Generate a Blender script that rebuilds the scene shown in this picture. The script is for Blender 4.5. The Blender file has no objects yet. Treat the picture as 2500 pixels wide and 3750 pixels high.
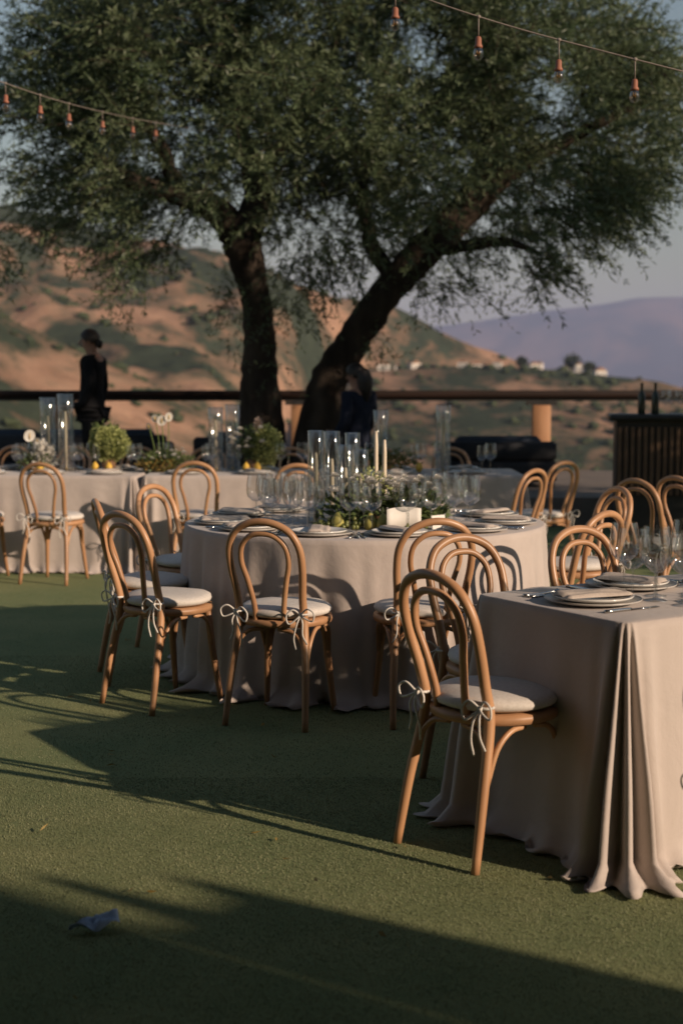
import bpy, math, random
import numpy as np
from mathutils import Vector, Matrix, noise as mnoise

R = math.radians
scene = bpy.context.scene
col = scene.collection
rng = np.random.default_rng(7)
random.seed(7)

# ------------------------------------------------------------------ camera
cam_data = bpy.data.cameras.new('camera')
cam = bpy.data.objects.new('camera', cam_data)
col.objects.link(cam)
cam.location = (0, 0, 1.46)
cam.rotation_euler = (R(90 - 5.09), 0, 0)
cam_data.sensor_fit = 'HORIZONTAL'
cam_data.sensor_width = 24.0
cam_data.lens = 50.0
cam_data.clip_start = 0.05
cam_data.clip_end = 60000
cam_data.dof.use_dof = True
cam_data.dof.focus_distance = 5.4
cam_data.dof.aperture_fstop = 2.5
scene.camera = cam

# ------------------------------------------------------------------ sky, sun, exposure
SUN_EL, SUN_AZ = 19.5, math.degrees(math.atan2(.836, -.549))   # azimuth clockwise from +Y
world = bpy.data.worlds.new('World')
scene.world = world
world.use_nodes = True
wn = world.node_tree
sky = wn.nodes.new('ShaderNodeTexSky')
sky.sky_type = 'NISHITA'
sky.sun_disc = False
sky.sun_elevation = R(SUN_EL)
sky.sun_rotation = R(SUN_AZ)
sky.altitude = 300
sky.air_density = 1.7
sky.dust_density = 0.15
sky.ozone_density = 2.0
bg = wn.nodes['Background']
wn.links.new(sky.outputs[0], bg.inputs[0])
bg.inputs[1].default_value = 0.051

sd = bpy.data.lights.new('sun', 'SUN')
sd.energy = 4.2
sd.angle = R(0.55)
sd.color = (1.0, 0.785, 0.60)
sun = bpy.data.objects.new('sun', sd)
col.objects.link(sun)
tosun = Vector((math.sin(R(SUN_AZ)) * math.cos(R(SUN_EL)), math.cos(R(SUN_AZ)) * math.cos(R(SUN_EL)), math.sin(R(SUN_EL))))
sun.rotation_euler = tosun.to_track_quat('Z', 'Y').to_euler()
sun.location = (8, -5, 9)

scene.view_settings.view_transform = 'Standard'
scene.view_settings.look = 'None'
scene.view_settings.gamma = 1
scene.view_settings.use_curve_mapping = False
scene.view_settings.exposure = 0.55
scene.render.engine = 'CYCLES'
scene.cycles.use_denoising = True
scene.cycles.max_bounces = 8
scene.cycles.diffuse_bounces = 2
scene.cycles.glossy_bounces = 2
scene.cycles.transmission_bounces = 4
scene.cycles.transparent_max_bounces = 40
scene.cycles.volume_bounces = 0
scene.cycles.caustics_reflective = False
scene.cycles.caustics_refractive = False


# ------------------------------------------------------------------ materials
def nodes(name):
    m = bpy.data.materials.new(name)
    m.use_nodes = True
    nt = m.node_tree
    return m, nt, nt.nodes['Principled BSDF'], nt.nodes['Material Output']


def ramp(nt, fac, stops):
    r = nt.nodes.new('ShaderNodeValToRGB')
    els = r.color_ramp.elements
    while len(els) < len(stops):
        els.new(0.5)
    for e, (p, c) in zip(els, stops):
        e.position = p
        e.color = (*c, 1)
    nt.links.new(fac, r.inputs[0])
    return r.outputs[0]


def tex(nt, scale, detail=4, rough=.55, coords='Object', stretch=None, distort=0):
    tc = nt.nodes.new('ShaderNodeTexCoord')
    n = nt.nodes.new('ShaderNodeTexNoise')
    n.inputs['Scale'].default_value = scale
    n.inputs['Detail'].default_value = detail
    n.inputs['Roughness'].default_value = rough
    n.inputs['Distortion'].default_value = distort
    if stretch:
        mp = nt.nodes.new('ShaderNodeMapping')
        mp.inputs['Scale'].default_value = stretch
        nt.links.new(tc.outputs[coords], mp.inputs[0])
        nt.links.new(mp.outputs[0], n.inputs['Vector'])
    else:
        nt.links.new(tc.outputs[coords], n.inputs['Vector'])
    return n.outputs['Fac']


def bump(nt, bsdf, h, strength=.3, dist=.01):
    b = nt.nodes.new('ShaderNodeBump')
    b.inputs['Strength'].default_value = strength
    b.inputs['Distance'].default_value = dist
    nt.links.new(h, b.inputs['Height'])
    nt.links.new(b.outputs[0], bsdf.inputs['Normal'])


def simple(name, c1, c2=None, scale=20, rough=.6, spec=.4, bmp=0, stretch=None, metal=0, bdist=.004, detail=4):
    m, nt, b, out = nodes(name)
    b.inputs['Roughness'].default_value = rough
    b.inputs['Specular IOR Level'].default_value = spec
    b.inputs['Metallic'].default_value = metal
    f = tex(nt, scale, detail, stretch=stretch)
    c2 = c2 or tuple(min(1, x * 1.25) for x in c1)
    nt.links.new(ramp(nt, f, [(.3, c1), (.7, c2)]), b.inputs['Base Color'])
    if bmp:
        bump(nt, b, f, bmp, bdist)
    return m


def leafmat(name, c1, c2, scale=2.0, trans=.35, rough=.5):
    m, nt, b, out = nodes(name)
    b.inputs['Roughness'].default_value = rough
    b.inputs['Specular IOR Level'].default_value = .35
    f = tex(nt, scale, 5, .7)
    c = ramp(nt, f, [(.32, c1), (.68, c2)])
    nt.links.new(c, b.inputs['Base Color'])
    t = nt.nodes.new('ShaderNodeBsdfTranslucent')
    nt.links.new(c, t.inputs[0])
    mx = nt.nodes.new('ShaderNodeMixShader')
    mx.inputs[0].default_value = trans
    nt.links.new(b.outputs[0], mx.inputs[1])
    nt.links.new(t.outputs[0], mx.inputs[2])
    nt.links.new(mx.outputs[0], out.inputs[0])
    return m


def glassmat(name, tint=(.96, .97, .97), boost=1.0):
    # thin-walled glass: clear, with Fresnel reflections
    m, nt, b, out = nodes(name)
    nt.nodes.remove(b)
    tr = nt.nodes.new('ShaderNodeBsdfTransparent')
    tr.inputs[0].default_value = (*tint, 1)
    gl = nt.nodes.new('ShaderNodeBsdfGlossy')
    gl.inputs['Roughness'].default_value = .06
    fr = nt.nodes.new('ShaderNodeLayerWeight')
    fr.inputs[0].default_value = .5
    pw = nt.nodes.new('ShaderNodeMath')
    pw.operation = 'POWER'
    pw.inputs[1].default_value = 1.8
    nt.links.new(fr.outputs['Facing'], pw.inputs[0])
    mu = nt.nodes.new('ShaderNodeMath')
    mu.operation = 'MULTIPLY_ADD'
    mu.use_clamp = True
    mu.inputs[1].default_value = .75 * boost
    mu.inputs[2].default_value = .12
    nt.links.new(pw.outputs[0], mu.inputs[0])
    mx = nt.nodes.new('ShaderNodeMixShader')
    nt.links.new(mu.outputs[0], mx.inputs[0])
    nt.links.new(tr.outputs[0], mx.inputs[1])
    nt.links.new(gl.outputs[0], mx.inputs[2])
    nt.links.new(mx.outputs[0], out.inputs[0])
    return m


M = {}
M['wood'] = simple('bent_beech', (.34, .170, .080), (.50, .28, .145), 9, .40, .5, .08, (1, 1, .12), bdist=.002)
M['seatwood'] = simple('seat_beech', (.35, .175, .085), (.50, .28, .145), 10, .45, .4, .05, (.15, 1, 1))
M['cushion'] = simple('cushion_linen', (.60, .55, .49), (.70, .65, .59), 90, .9, .1, .35, bdist=.002)
M['tie'] = simple('ribbon_linen', (.62, .58, .52), (.72, .68, .62), 60, .9, .1)
M['plate'] = simple('white_china', (.70, .68, .64), (.76, .74, .70), 4, .18, .5)
M['charger'] = simple('grey_stoneware', (.42, .39, .36), (.50, .47, .43), 8, .35, .5)
M['napkin'] = simple('beige_napkin', (.46, .39, .33), (.56, .48, .41), 60, .9, .1, .3)
M['steel'] = simple('cutlery_steel', (.55, .53, .50), (.62, .60, .56), 5, .18, .5, metal=1)
M['paper'] = simple('card_paper', (.74, .70, .63), (.78, .74, .68), 30, .8, .2)
M['wax'] = simple('ivory_wax', (.62, .52, .38), (.70, .60, .46), 12, .45, .4)
M['wick'] = simple('wick', (.03, .025, .02), None, 12, .9, .1)
M['brass'] = simple('brass', (.45, .30, .12), (.55, .38, .16), 8, .3, .5, metal=1)
M['copper'] = simple('copper_socket', (.22, .080, .045), (.32, .125, .07), 10, .5, .4)
M['cable'] = simple('pale_cable', (.16, .13, .11), (.24, .20, .17), 20, .6, .3)
M['glass'] = glassmat('clear_glass', (.97, .98, .98), .95)
M['vase'] = glassmat('cylinder_glass', (.96, .97, .96), .55)
M['bulb'] = glassmat('bulb_glass', (.80, .70, .62), 1.0)
M['terracotta'] = simple('terracotta', (.38, .20, .11), (.46, .26, .15), 12, .8, .2, .2)
M['lemon'] = simple('lemon_peel', (.62, .36, .04), (.72, .45, .07), 60, .45, .4, .25, bdist=.002)
M['pear'] = simple('pear_skin', (.36, .33, .08), (.45, .40, .12), 30, .5, .4, .1)
M['grape'] = simple('grape_skin', (.10, .12, .03), (.17, .18, .05), 20, .3, .5)
M['white_petal'] = leafmat('white_petal', (.66, .62, .54), (.78, .74, .67), 8, .25)
M['blush_petal'] = leafmat('blush_petal', (.62, .44, .34), (.72, .56, .45), 8, .25)
M['lime_floret'] = leafmat('lime_floret', (.36, .40, .13), (.55, .57, .25), 9, .3)
M['herb_leaf'] = leafmat('herb_leaf', (.07, .11, .035), (.19, .24, .085), 9, .3)
M['gold_leaf'] = leafmat('gold_leaf', (.28, .18, .05), (.36, .26, .08), 9, .3)
M['stem'] = simple('green_stem', (.10, .16, .04), (.16, .22, .06), 20, .6, .3)
M['olive_leaf'] = leafmat('olive_leaf', (.056, .092, .042), (.172, .208, .108), 1.6, .32, .45)
M['bark'] = simple('olive_bark', (.022, .016, .012), (.075, .058, .044), 5, .95, .1, 1.0, (1, 1, .35), bdist=.06, detail=8)
M['rail_wood'] = simple('dark_rail', (.012, .007, .005), (.030, .014, .009), 6, .6, .3, .1, (.2, 1, 1))
M['post_wood'] = simple('cedar_post', (.34, .17, .085), (.46, .25, .13), 8, .65, .3, .1, (1, 1, .15))
M['iron'] = simple('black_iron', (.015, .014, .013), (.03, .028, .026), 10, .5, .5)
M['sofa'] = simple('charcoal_wicker', (.016, .017, .020), (.030, .031, .035), 60, .7, .3, .5)
M['sofa_cushion'] = simple('slate_cushion', (.045, .055, .075), (.06, .072, .095), 40, .9, .1, .2)
M['suit'] = simple('black_cloth', (.010, .010, .011), (.018, .018, .020), 60, .9, .1)
M['navy'] = simple('navy_cloth', (.014, .017, .028), (.022, .026, .042), 60, .9, .1)
M['skin'] = simple('skin', (.34, .18, .12), (.40, .22, .15), 10, .6, .3)
M['hair'] = simple('dark_hair', (.012, .009, .007), (.022, .016, .012), 40, .5, .4, .3)
M['stucco'] = simple('stucco', (.46, .42, .37), (.52, .48, .42), 20, .95, .1, .3)
M['canvas'] = simple('parasol_canvas', (.50, .46, .40), (.56, .52, .46), 40, .9, .1)
M['housewall'] = simple('house_wall', (.74, .68, .60), (.80, .74, .66), 1, .9, .1)
M['houseroof'] = simple('house_roof', (.30, .17, .11), (.40, .24, .16), 1, .9, .1)
M['houseglass'] = simple('house_window', (.06, .06, .07), (.09, .09, .10), 1, .2, .5)
M['shrub'] = leafmat('hill_shrub', (.035, .048, .022), (.07, .085, .036), .05, .1, .9)
M['deck'] = simple('deck_stone', (.16, .13, .11), (.22, .18, .15), 3, .85, .2, .3)
M['scrap'] = simple('pale_cloth_scrap', (.30, .38, .50), (.42, .50, .62), 30, .9, .1)
M['bottle'] = simple('bottle_glass', (.02, .03, .02), (.03, .045, .03), 3, .1, .6)
M['bar_wood'] = simple('bar_slat', (.10, .06, .036), (.15, .09, .055), 7, .6, .3, .1, (1, 1, .15))

for key, lo, hi in (('wood', .82, 1.14), ('seatwood', .86, 1.1), ('cushion', .92, 1.05), ('tie', .9, 1.06)):
    nt = M[key].node_tree
    b = nt.nodes['Principled BSDF']
    src = b.inputs['Base Color'].links[0].from_socket
    oi = nt.nodes.new('ShaderNodeObjectInfo')
    mr = nt.nodes.new('ShaderNodeMapRange')
    mr.inputs['To Min'].default_value = lo
    mr.inputs['To Max'].default_value = hi
    nt.links.new(oi.outputs['Random'], mr.inputs['Value'])
    hv = nt.nodes.new('ShaderNodeHueSaturation')
    nt.links.new(mr.outputs[0], hv.inputs['Value'])
    nt.links.new(src, hv.inputs['Color'])
    nt.links.new(hv.outputs[0], b.inputs['Base Color'])

# tablecloth linen with soft creases
m, nt, b, out = nodes('taupe_linen')
b.inputs['Roughness'].default_value = .92
b.inputs['Specular IOR Level'].default_value = .1
b.inputs['Sheen Weight'].default_value = .15
f1 = tex(nt, 3.5, 5, .6, distort=.4)
f2 = tex(nt, 420, 2, .5)
nt.links.new(ramp(nt, f1, [(.3, (.44, .378, .338)), (.7, (.51, .442, .396))]), b.inputs['Base Color'])
ad = nt.nodes.new('ShaderNodeMath'); ad.operation = 'MULTIPLY_ADD'
ad.inputs[1].default_value = .06
nt.links.new(f2, ad.inputs[0]); nt.links.new(f1, ad.inputs[2])
bump(nt, b, ad.outputs[0], .5, .02)
M['linen'] = m

# turf ground
m, nt, b, out = nodes('turf')
b.inputs['Roughness'].default_value = .95
b.inputs['Specular IOR Level'].default_value = .1
f1 = tex(nt, 1.3, 4, .6)
f2 = tex(nt, 160, 3, .7)
c = ramp(nt, f2, [(.3, (.165, .19, .094)), (.55, (.23, .25, .13)), (.75, (.29, .30, .165))])
c2 = ramp(nt, f1, [(.3, (.72, .82, .72)), (.7, (1.12, 1.06, .95))])
mxx = nt.nodes.new('ShaderNodeMix'); mxx.data_type = 'RGBA'; mxx.blend_type = 'MULTIPLY'
mxx.inputs[0].default_value = 1
nt.links.new(c, mxx.inputs[6]); nt.links.new(c2, mxx.inputs[7])
nt.links.new(mxx.outputs[2], b.inputs['Base Color'])
bump(nt, b, f2, .2, .008)
M['turf'] = m
M['blade'] = leafmat('turf_blade', (.165, .195, .100), (.32, .325, .185), 3.2, .35, .7)


def hillmat(name, tan1, tan2, green, s):
    m, nt, b, out = nodes(name)
    b.inputs['Roughness'].default_value = 1
    b.inputs['Specular IOR Level'].default_value = 0
    f1 = tex(nt, s, 6, .62, distort=.8)
    f2 = tex(nt, s * 7, 5, .65)
    f3 = tex(nt, s * .5, 3, .5)
    base = ramp(nt, f2, [(.3, tan1), (.7, tan2)])
    a = nt.nodes.new('ShaderNodeMath'); a.operation = 'MULTIPLY_ADD'; a.inputs[1].default_value = .35
    nt.links.new(f2, a.inputs[0]); nt.links.new(f1, a.inputs[2])
    a2 = nt.nodes.new('ShaderNodeMath'); a2.operation = 'MULTIPLY_ADD'; a2.inputs[1].default_value = .3
    nt.links.new(f3, a2.inputs[0]); nt.links.new(a.outputs[0], a2.inputs[2])
    k = ramp(nt, a2.outputs[0], [(.705, (0, 0, 0)), (.88, (1, 1, 1))])
    mx = nt.nodes.new('ShaderNodeMix'); mx.data_type = 'RGBA'
    nt.links.new(k, mx.inputs[0]); nt.links.new(base, mx.inputs[6])
    g = ramp(nt, f2, [(.3, green), (.7, tuple(x * 1.6 for x in green))])
    nt.links.new(g, mx.inputs[7])
    nt.links.new(mx.outputs[2], b.inputs['Base Color'])
    bump(nt, b, f2, .6, 1.5)
    return m


M['hill'] = hillmat('dry_hill', (.25, .148, .095), (.45, .275, .18), (.034, .042, .027), .021)
M['mountain'] = hillmat('far_mountain', (.14, .09, .08), (.27, .17, .14), (.035, .035, .04), .0011)
M['plain'] = hillmat('valley_plain', (.24, .13, .085), (.34, .20, .13), (.05, .055, .035), .003)


# ------------------------------------------------------------------ mesh helpers
def catmull(pts, n=6):
    P = [np.array(p, float) for p in pts]
    if len(P) < 3:
        return P
    P = [2 * P[0] - P[1]] + P + [2 * P[-1] - P[-2]]
    res = []
    for i in range(1, len(P) - 2):
        p0, p1, p2, p3 = P[i - 1:i + 3]
        for k in range(n):
            t = k / n
            res.append(.5 * ((2 * p1) + (-p0 + p2) * t + (2 * p0 - 5 * p1 + 4 * p2 - p3) * t * t + (-p0 + 3 * p1 - 3 * p2 + p3) * t ** 3))
    res.append(P[-2])
    return res


class MB:
    def __init__(self):
        self.v, self.f = [], []

    def tube(self, pts, rad, seg=8, smooth=0, cap=True):
        if smooth:
            n0 = len(pts)
            pts = catmull(pts, smooth)
            if not np.isscalar(rad):
                rad = np.interp(np.linspace(0, n0 - 1, len(pts)), range(n0), rad)
        pts = [np.array(p, float) for p in pts]
        if np.isscalar(rad):
            rad = [rad] * len(pts)
        base = len(self.v)
        ref = None
        for i, p in enumerate(pts):
            d = pts[min(i + 1, len(pts) - 1)] - pts[max(i - 1, 0)]
            d = d / (np.linalg.norm(d) + 1e-12)
            if ref is None:
                ref = np.cross(d, [0, 0, 1]) if abs(d[2]) < .9 else np.cross(d, [1, 0, 0])
            ref = ref - d * np.dot(ref, d)
            ref /= np.linalg.norm(ref) + 1e-12
            u = np.cross(d, ref)
            for k in range(seg):
                a = 2 * math.pi * k / seg
                self.v.append(tuple(p + rad[i] * (math.cos(a) * ref + math.sin(a) * u)))
        for i in range(len(pts) - 1):
            for k in range(seg):
                a, b_ = base + i * seg + k, base + i * seg + (k + 1) % seg
                self.f.append((a, b_, b_ + seg, a + seg))
        if cap:
            self.f.append(tuple(base + k for k in range(seg))[::-1])
            self.f.append(tuple(base + (len(pts) - 1) * seg + k for k in range(seg)))
        return self

    def lathe(self, prof, seg=24, c=(0, 0, 0), closed=False):
        base = len(self.v)
        for r, z in prof:
            for k in range(seg):
                a = 2 * math.pi * k / seg
                self.v.append((c[0] + r * math.cos(a), c[1] + r * math.sin(a), c[2] + z))
        for i in range(len(prof) - 1):
            for k in range(seg):
                a, b_ = base + i * seg + k, base + i * seg + (k + 1) % seg
                self.f.append((a, b_, b_ + seg, a + seg))
        if closed:
            self.f.append(tuple(base + k for k in range(seg))[::-1])
            e = base + (len(prof) - 1) * seg
            self.f.append(tuple(e + k for k in range(seg)))
        return self

    def box(self, x0, x1, y0, y1, z0, z1, bev=0):
        if bev:
            prof = [(x0, x1, y0, y1)]
            b_ = len(self.v)
            rings = [(z0, bev), (z0 + bev, 0), (z1 - bev, 0), (z1, bev)]
            for z, i in rings:
                i2 = bev * .6
                for (x, y) in ((x0 + i + i2, y0 + i), (x1 - i - i2, y0 + i), (x1 - i, y0 + i + i2), (x1 - i, y1 - i - i2), (x1 - i - i2, y1 - i), (x0 + i + i2, y1 - i), (x0 + i, y1 - i - i2), (x0 + i, y0 + i + i2)):
                    self.v.append((x, y, z))
            for r in range(3):
                for k in range(8):
                    a, c = b_ + r * 8 + k, b_ + r * 8 + (k + 1) % 8
                    self.f.append((a, c, c + 8, a + 8))
            self.f.append(tuple(b_ + k for k in range(8))[::-1])
            self.f.append(tuple(b_ + 24 + k for k in range(8)))
            return self
        b_ = len(self.v)
        self.v += [(x0, y0, z0), (x1, y0, z0), (x1, y1, z0), (x0, y1, z0), (x0, y0, z1), (x1, y0, z1), (x1, y1, z1), (x0, y1, z1)]
        for q in ((3, 2, 1, 0), (4, 5, 6, 7), (0, 1, 5, 4), (1, 2, 6, 5), (2, 3, 7, 6), (3, 0, 4, 7)):
            self.f.append(tuple(b_ + i for i in q))
        return self

    def blob(self, c, r, seg=12, rings=7, wob=0, seed=0):
        rr = random.Random(seed)
        prof = []
        base = len(self.v)
        for i in range(rings + 1):
            ph = math.pi * i / rings
            for k in range(seg):
                a = 2 * math.pi * k / seg
                w = 1 + wob * rr.uniform(-1, 1)
                self.v.append((c[0] + r[0] * w * math.sin(ph) * math.cos(a), c[1] + r[1] * w * math.sin(ph) * math.sin(a), c[2] - r[2] * w * math.cos(ph)))
        for i in range(rings):
            for k in range(seg):
                a, b_ = base + i * seg + k, base + i * seg + (k + 1) % seg
                self.f.append((a, b_, b_ + seg, a + seg))
        return self

    def mesh(self, name, mat, smooth=True):
        me = bpy.data.meshes.new(name)
        me.from_pydata(self.v, [], self.f)
        me.materials.append(mat)
        if smooth:
            me.polygons.foreach_set('use_smooth', [True] * len(me.polygons))
        me.update()
        return me

    def build(self, name, mat, parent=None, smooth=True):
        o = bpy.data.objects.new(name, self.mesh(name, mat, smooth))
        col.objects.link(o)
        if parent:
            o.parent = parent
        return o


def link(name, me, parent=None, loc=None, rz=None):
    o = bpy.data.objects.new(name, me)
    col.objects.link(o)
    if parent:
        o.parent = parent
    if loc is not None:
        o.location = loc
    if rz is not None:
        o.rotation_euler = (0, 0, rz)
    return o


def tag(o, label=None, cat=None, group=None, kind=None):
    if label: o['label'] = label
    if cat: o['category'] = cat
    if group: o['group'] = group
    if kind: o['kind'] = kind
    return o


def empty(name, loc=(0, 0, 0), rz=0):
    o = bpy.data.objects.new(name, None)
    o.empty_display_size = .1
    col.objects.link(o)
    o.location = loc
    o.rotation_euler = (0, 0, rz)
    return o


def copy_tree(o, parent=None):
    c = o.copy()
    col.objects.link(c)
    c.parent = parent
    for ch in list(o.children):
        copy_tree(ch, c)
    return c


def leaves_mesh(name, P, D, L, Wd, mat, cup=0.0):
    """diamond leaves: base P, direction D, length L, width Wd (arrays)"""
    n = len(P)
    D = D / (np.linalg.norm(D, axis=1, keepdims=True) + 1e-9)
    S = np.cross(D, rng.normal(size=(n, 3)))
    S /= np.linalg.norm(S, axis=1, keepdims=True) + 1e-9
    N = np.cross(D, S)
    L = np.asarray(L).reshape(-1, 1) * np.ones((n, 1))
    Wd = np.asarray(Wd).reshape(-1, 1) * np.ones((n, 1))
    V = np.empty((n, 4, 3), np.float32)
    V[:, 0] = P
    V[:, 1] = P + D * L * .45 + S * Wd * .5 + N * Wd * cup
    V[:, 2] = P + D * L
    V[:, 3] = P + D * L * .45 - S * Wd * .5 + N * Wd * cup
    me = bpy.data.meshes.new(name)
    me.vertices.add(4 * n)
    me.vertices.foreach_set('co', V.ravel())
    me.loops.add(4 * n)
    me.loops.foreach_set('vertex_index', np.arange(4 * n, dtype=np.int32))
    me.polygons.add(n)
    me.polygons.foreach_set('loop_start', np.arange(0, 4 * n, 4, dtype=np.int32))
    me.polygons.foreach_set('loop_total', np.full(n, 4, np.int32))
    me.materials.append(mat)
    me.update()
    me.validate()
    return me


# ------------------------------------------------------------------ setting: terrain
def fbm(x, y, s, o=5):
    t, a, f = 0, 1, 1 / s
    for _ in range(o):
        t += a * mnoise.noise((x * f, y * f, 3.7 * f))
        a *= .5
        f *= 2.05
    return t


RX = [-420, -260, -168, -125, -61, -18, 25, 57, 100, 135, 160, 200, 300, 420]
RZ = [92, 90, 81, 71, 63, 52, 42, 30, 13, 5, -4, -22, -45, -60]


def sm(a, b_, x):
    t = min(1, max(0, (x - a) / (b_ - a)))
    return t * t * (3 - 2 * t)


def terrain(x, y):
    near = -1.0 - 17 * sm(24, 90, y) - 12 * sm(90, 230, y)
    ridge = float(np.interp(x, RX, RZ))
    n1 = fbm(x, y, 110, 5)
    n2 = abs(fbm(x + 300, y * .7, 70, 4))
    rise = sm(240 + 375 * sm(-45, 15, x), 700, y + 35 * n1 * (1 - .8 * sm(-45, 15, x)))
    z = near * (1 - rise) + (ridge + 3.5 * n1 * 2) * rise - 22 * n2 * rise * (1 - rise) * 2.2
    if y > 720:
        z -= (y - 720) * .22
    z += 2.2 * n1 * sm(60, 200, y) - 3.2 * abs(fbm(x * 1.3 + 77, y * .8, 26, 4)) * sm(200, 330, y) * (1 - .75 * sm(-30, 10, x))
    # nearer smooth spur
    sp = float(np.interp(x, [-400, -150, -90, -66, -46, -20, 20, 60], [40, 31, 21, 11, 1.5, -12, -26, -60]))
    zs = sp + 1.6 * n1 - abs(y - 350) * .16 - (abs(y - 350) / 60) ** 2 * 1.4
    z = max(z, zs)
    # bench with houses
    bz = float(np.interp(x, [-40, 0, 40, 80, 120, 140, 165], [-30, 6.5, 8.0, 7.2, 3.0, -3, -40]))
    d = abs(y - 585)
    zb = bz + .8 * n1 - max(0, d - 45) * .25
    return max(z, zb)


xs = np.concatenate([np.linspace(-420, -220, 25), np.linspace(-212, 212, 150), np.linspace(220, 420, 25)])
ys = np.concatenate([np.linspace(19.6, 200, 40), np.linspace(204, 760, 150), np.linspace(775, 1150, 24)])
tm = MB()
for y in ys:
    for x in xs:
        tm.v.append((x, y, terrain(x, y)))
nx = len(xs)
for j in range(len(ys) - 1):
    for i in range(nx - 1):
        a = j * nx + i
        tm.f.append((a, a + 1, a + 1 + nx, a + nx))
tag(tm.build('hillside', M['hill']), 'dry tan hillside dotted with dark scrub beyond the railing', kind='structure')

pl = MB()
for y in (-3000, 0, 900, 2000, 5000, 14000):
    for x in (-9000, -3000, -600, 0, 600, 3000, 9000):
        pl.v.append((x, y, -75))
for j in range(5):
    for i in range(6):
        a = j * 7 + i
        pl.f.append((a, a + 1, a + 8, a + 7))
tag(pl.build('valley_ground', M['plain']), 'hazy valley floor stretching below the hills', kind='structure')

MX = np.array([-6500, -3000, -1200, 0, 700, 1000, 1290, 1640, 1840, 2000, 2250, 2700, 3500, 6500])
MZ = np.array([420, 380, 330, 330, 380, 425, 470, 515, 548, 552, 545, 520, 560, 480])
mm = MB()
mxs = np.linspace(-6500, 6500, 220)
mys = np.linspace(7300, 10600, 34)
for y in mys:
    for x in mxs:
        h = float(np.interp(x, MX, MZ)) + 75
        n1 = fbm(x, y, 900, 5)
        n2 = abs(fbm(x + 5000, y, 700, 4))
        r = sm(7300, 9000, y)
        z = -75 + h * r + 16 * n1 * r - 420 * n2 * r * (1 - r) * 2
        if y > 9050:
            z -= (y - 9050) * .3
        mm.v.append((x, y, z))
for j in range(len(mys) - 1):
    for i in range(len(mxs) - 1):
        a = j * len(mxs) + i
        mm.f.append((a, a + 1, a + 1 + len(mxs), a + len(mxs)))
tag(mm.build('mountain', M['mountain']), 'long hazy violet mountain range on the horizon', kind='structure')

# lawn and raised terrace
lw = MB()
for y in (-40, -5, 2, 6, 10, 14.7):
    for x in (-40, -8, -3, 0, 3, 8, 40):
        lw.v.append((x, y, 0))
for j in range(5):
    for i in range(6):
        a = j * 7 + i
        lw.f.append((a, a + 1, a + 8, a + 7))
tag(lw.build('lawn', M['turf']), 'short green turf lawn under the dining tables', kind='structure')
tr_ = MB().box(-40, 40, 14.7, 19.4, -3, .3)
tag(tr_.build('terrace', M['deck'], smooth=False), 'raised stone terrace along the railing', kind='structure')

# short turf blades where the lawn is close
def turf(n, x0, x1, y0, y1):
    P = np.column_stack([rng.uniform(x0, x1, n), rng.uniform(y0, y1, n), np.zeros(n)])
    keep = np.abs(P[:, 0]) < .26 * P[:, 1] + .15
    return P[keep]
P = np.vstack([turf(260000, -1.6, 1.6, 3.0, 5.2), turf(150000, -2.2, 2.2, 5.2, 7.6), turf(60000, -3, 3, 7.6, 10.6)])
n = len(P)
D = np.column_stack([rng.normal(0, .45, n), rng.normal(0, .45, n), np.ones(n)])
gm = leaves_mesh('grass', P - np.array([0, 0, .003]), D, rng.uniform(.005, .010, n), rng.uniform(.0020, .0036, n), M['blade'])
tag(link('grass', gm), 'fine short turf blades covering the lawn', 'grass', kind='stuff')


# hillside scrub
bush = MB()
V, F = [], []
ico = [(math.cos(a) * r, math.sin(a) * r, z) for r, z, o in ((.75, .0, 0), (1, .45, .5), (.62, .95, 0)) for a in [2 * math.pi * (k + o) / 6 for k in range(6)]] + [(0, 0, 1.2)]
icof = [(i * 6 + k, i * 6 + (k + 1) % 6, (i + 1) * 6 + (k + 1) % 6, (i + 1) * 6 + k) for i in range(2) for k in range(6)] + [(12 + k, 12 + (k + 1) % 6, 18) for k in range(6)]
cnt = 0
tries = 0
while cnt < 4200 and tries < 60000:
    tries += 1
    y = random.uniform(120, 715) if random.random() < .8 else random.uniform(40, 200)
    x = random.uniform(-.29, .29) * y
    dens = fbm(x + 50, y + 80, 60, 3) + .35 * abs(fbm(x + 300, y * .7, 70, 4))
    if dens < random.uniform(-.15, .45):
        continue
    z = terrain(x, y)
    s = (.5 + 2.1 * random.random() ** 2.2) * (1 if y > 200 else .5)
    b0 = len(bush.v)
    for (px, py, pz) in ico:
        w = random.uniform(.72, 1.25)
        bush.v.append((x + px * s * w, y + py * s * w, z - .2 + pz * s * .8 * w))
    bush.f += [tuple(b0 + i for i in f) for f in icof]
    cnt += 1
tag(bush.build('scrub', M['shrub'], smooth=False), 'dark green scrub bushes scattered over the dry hill', 'scrub', kind='stuff')

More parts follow.
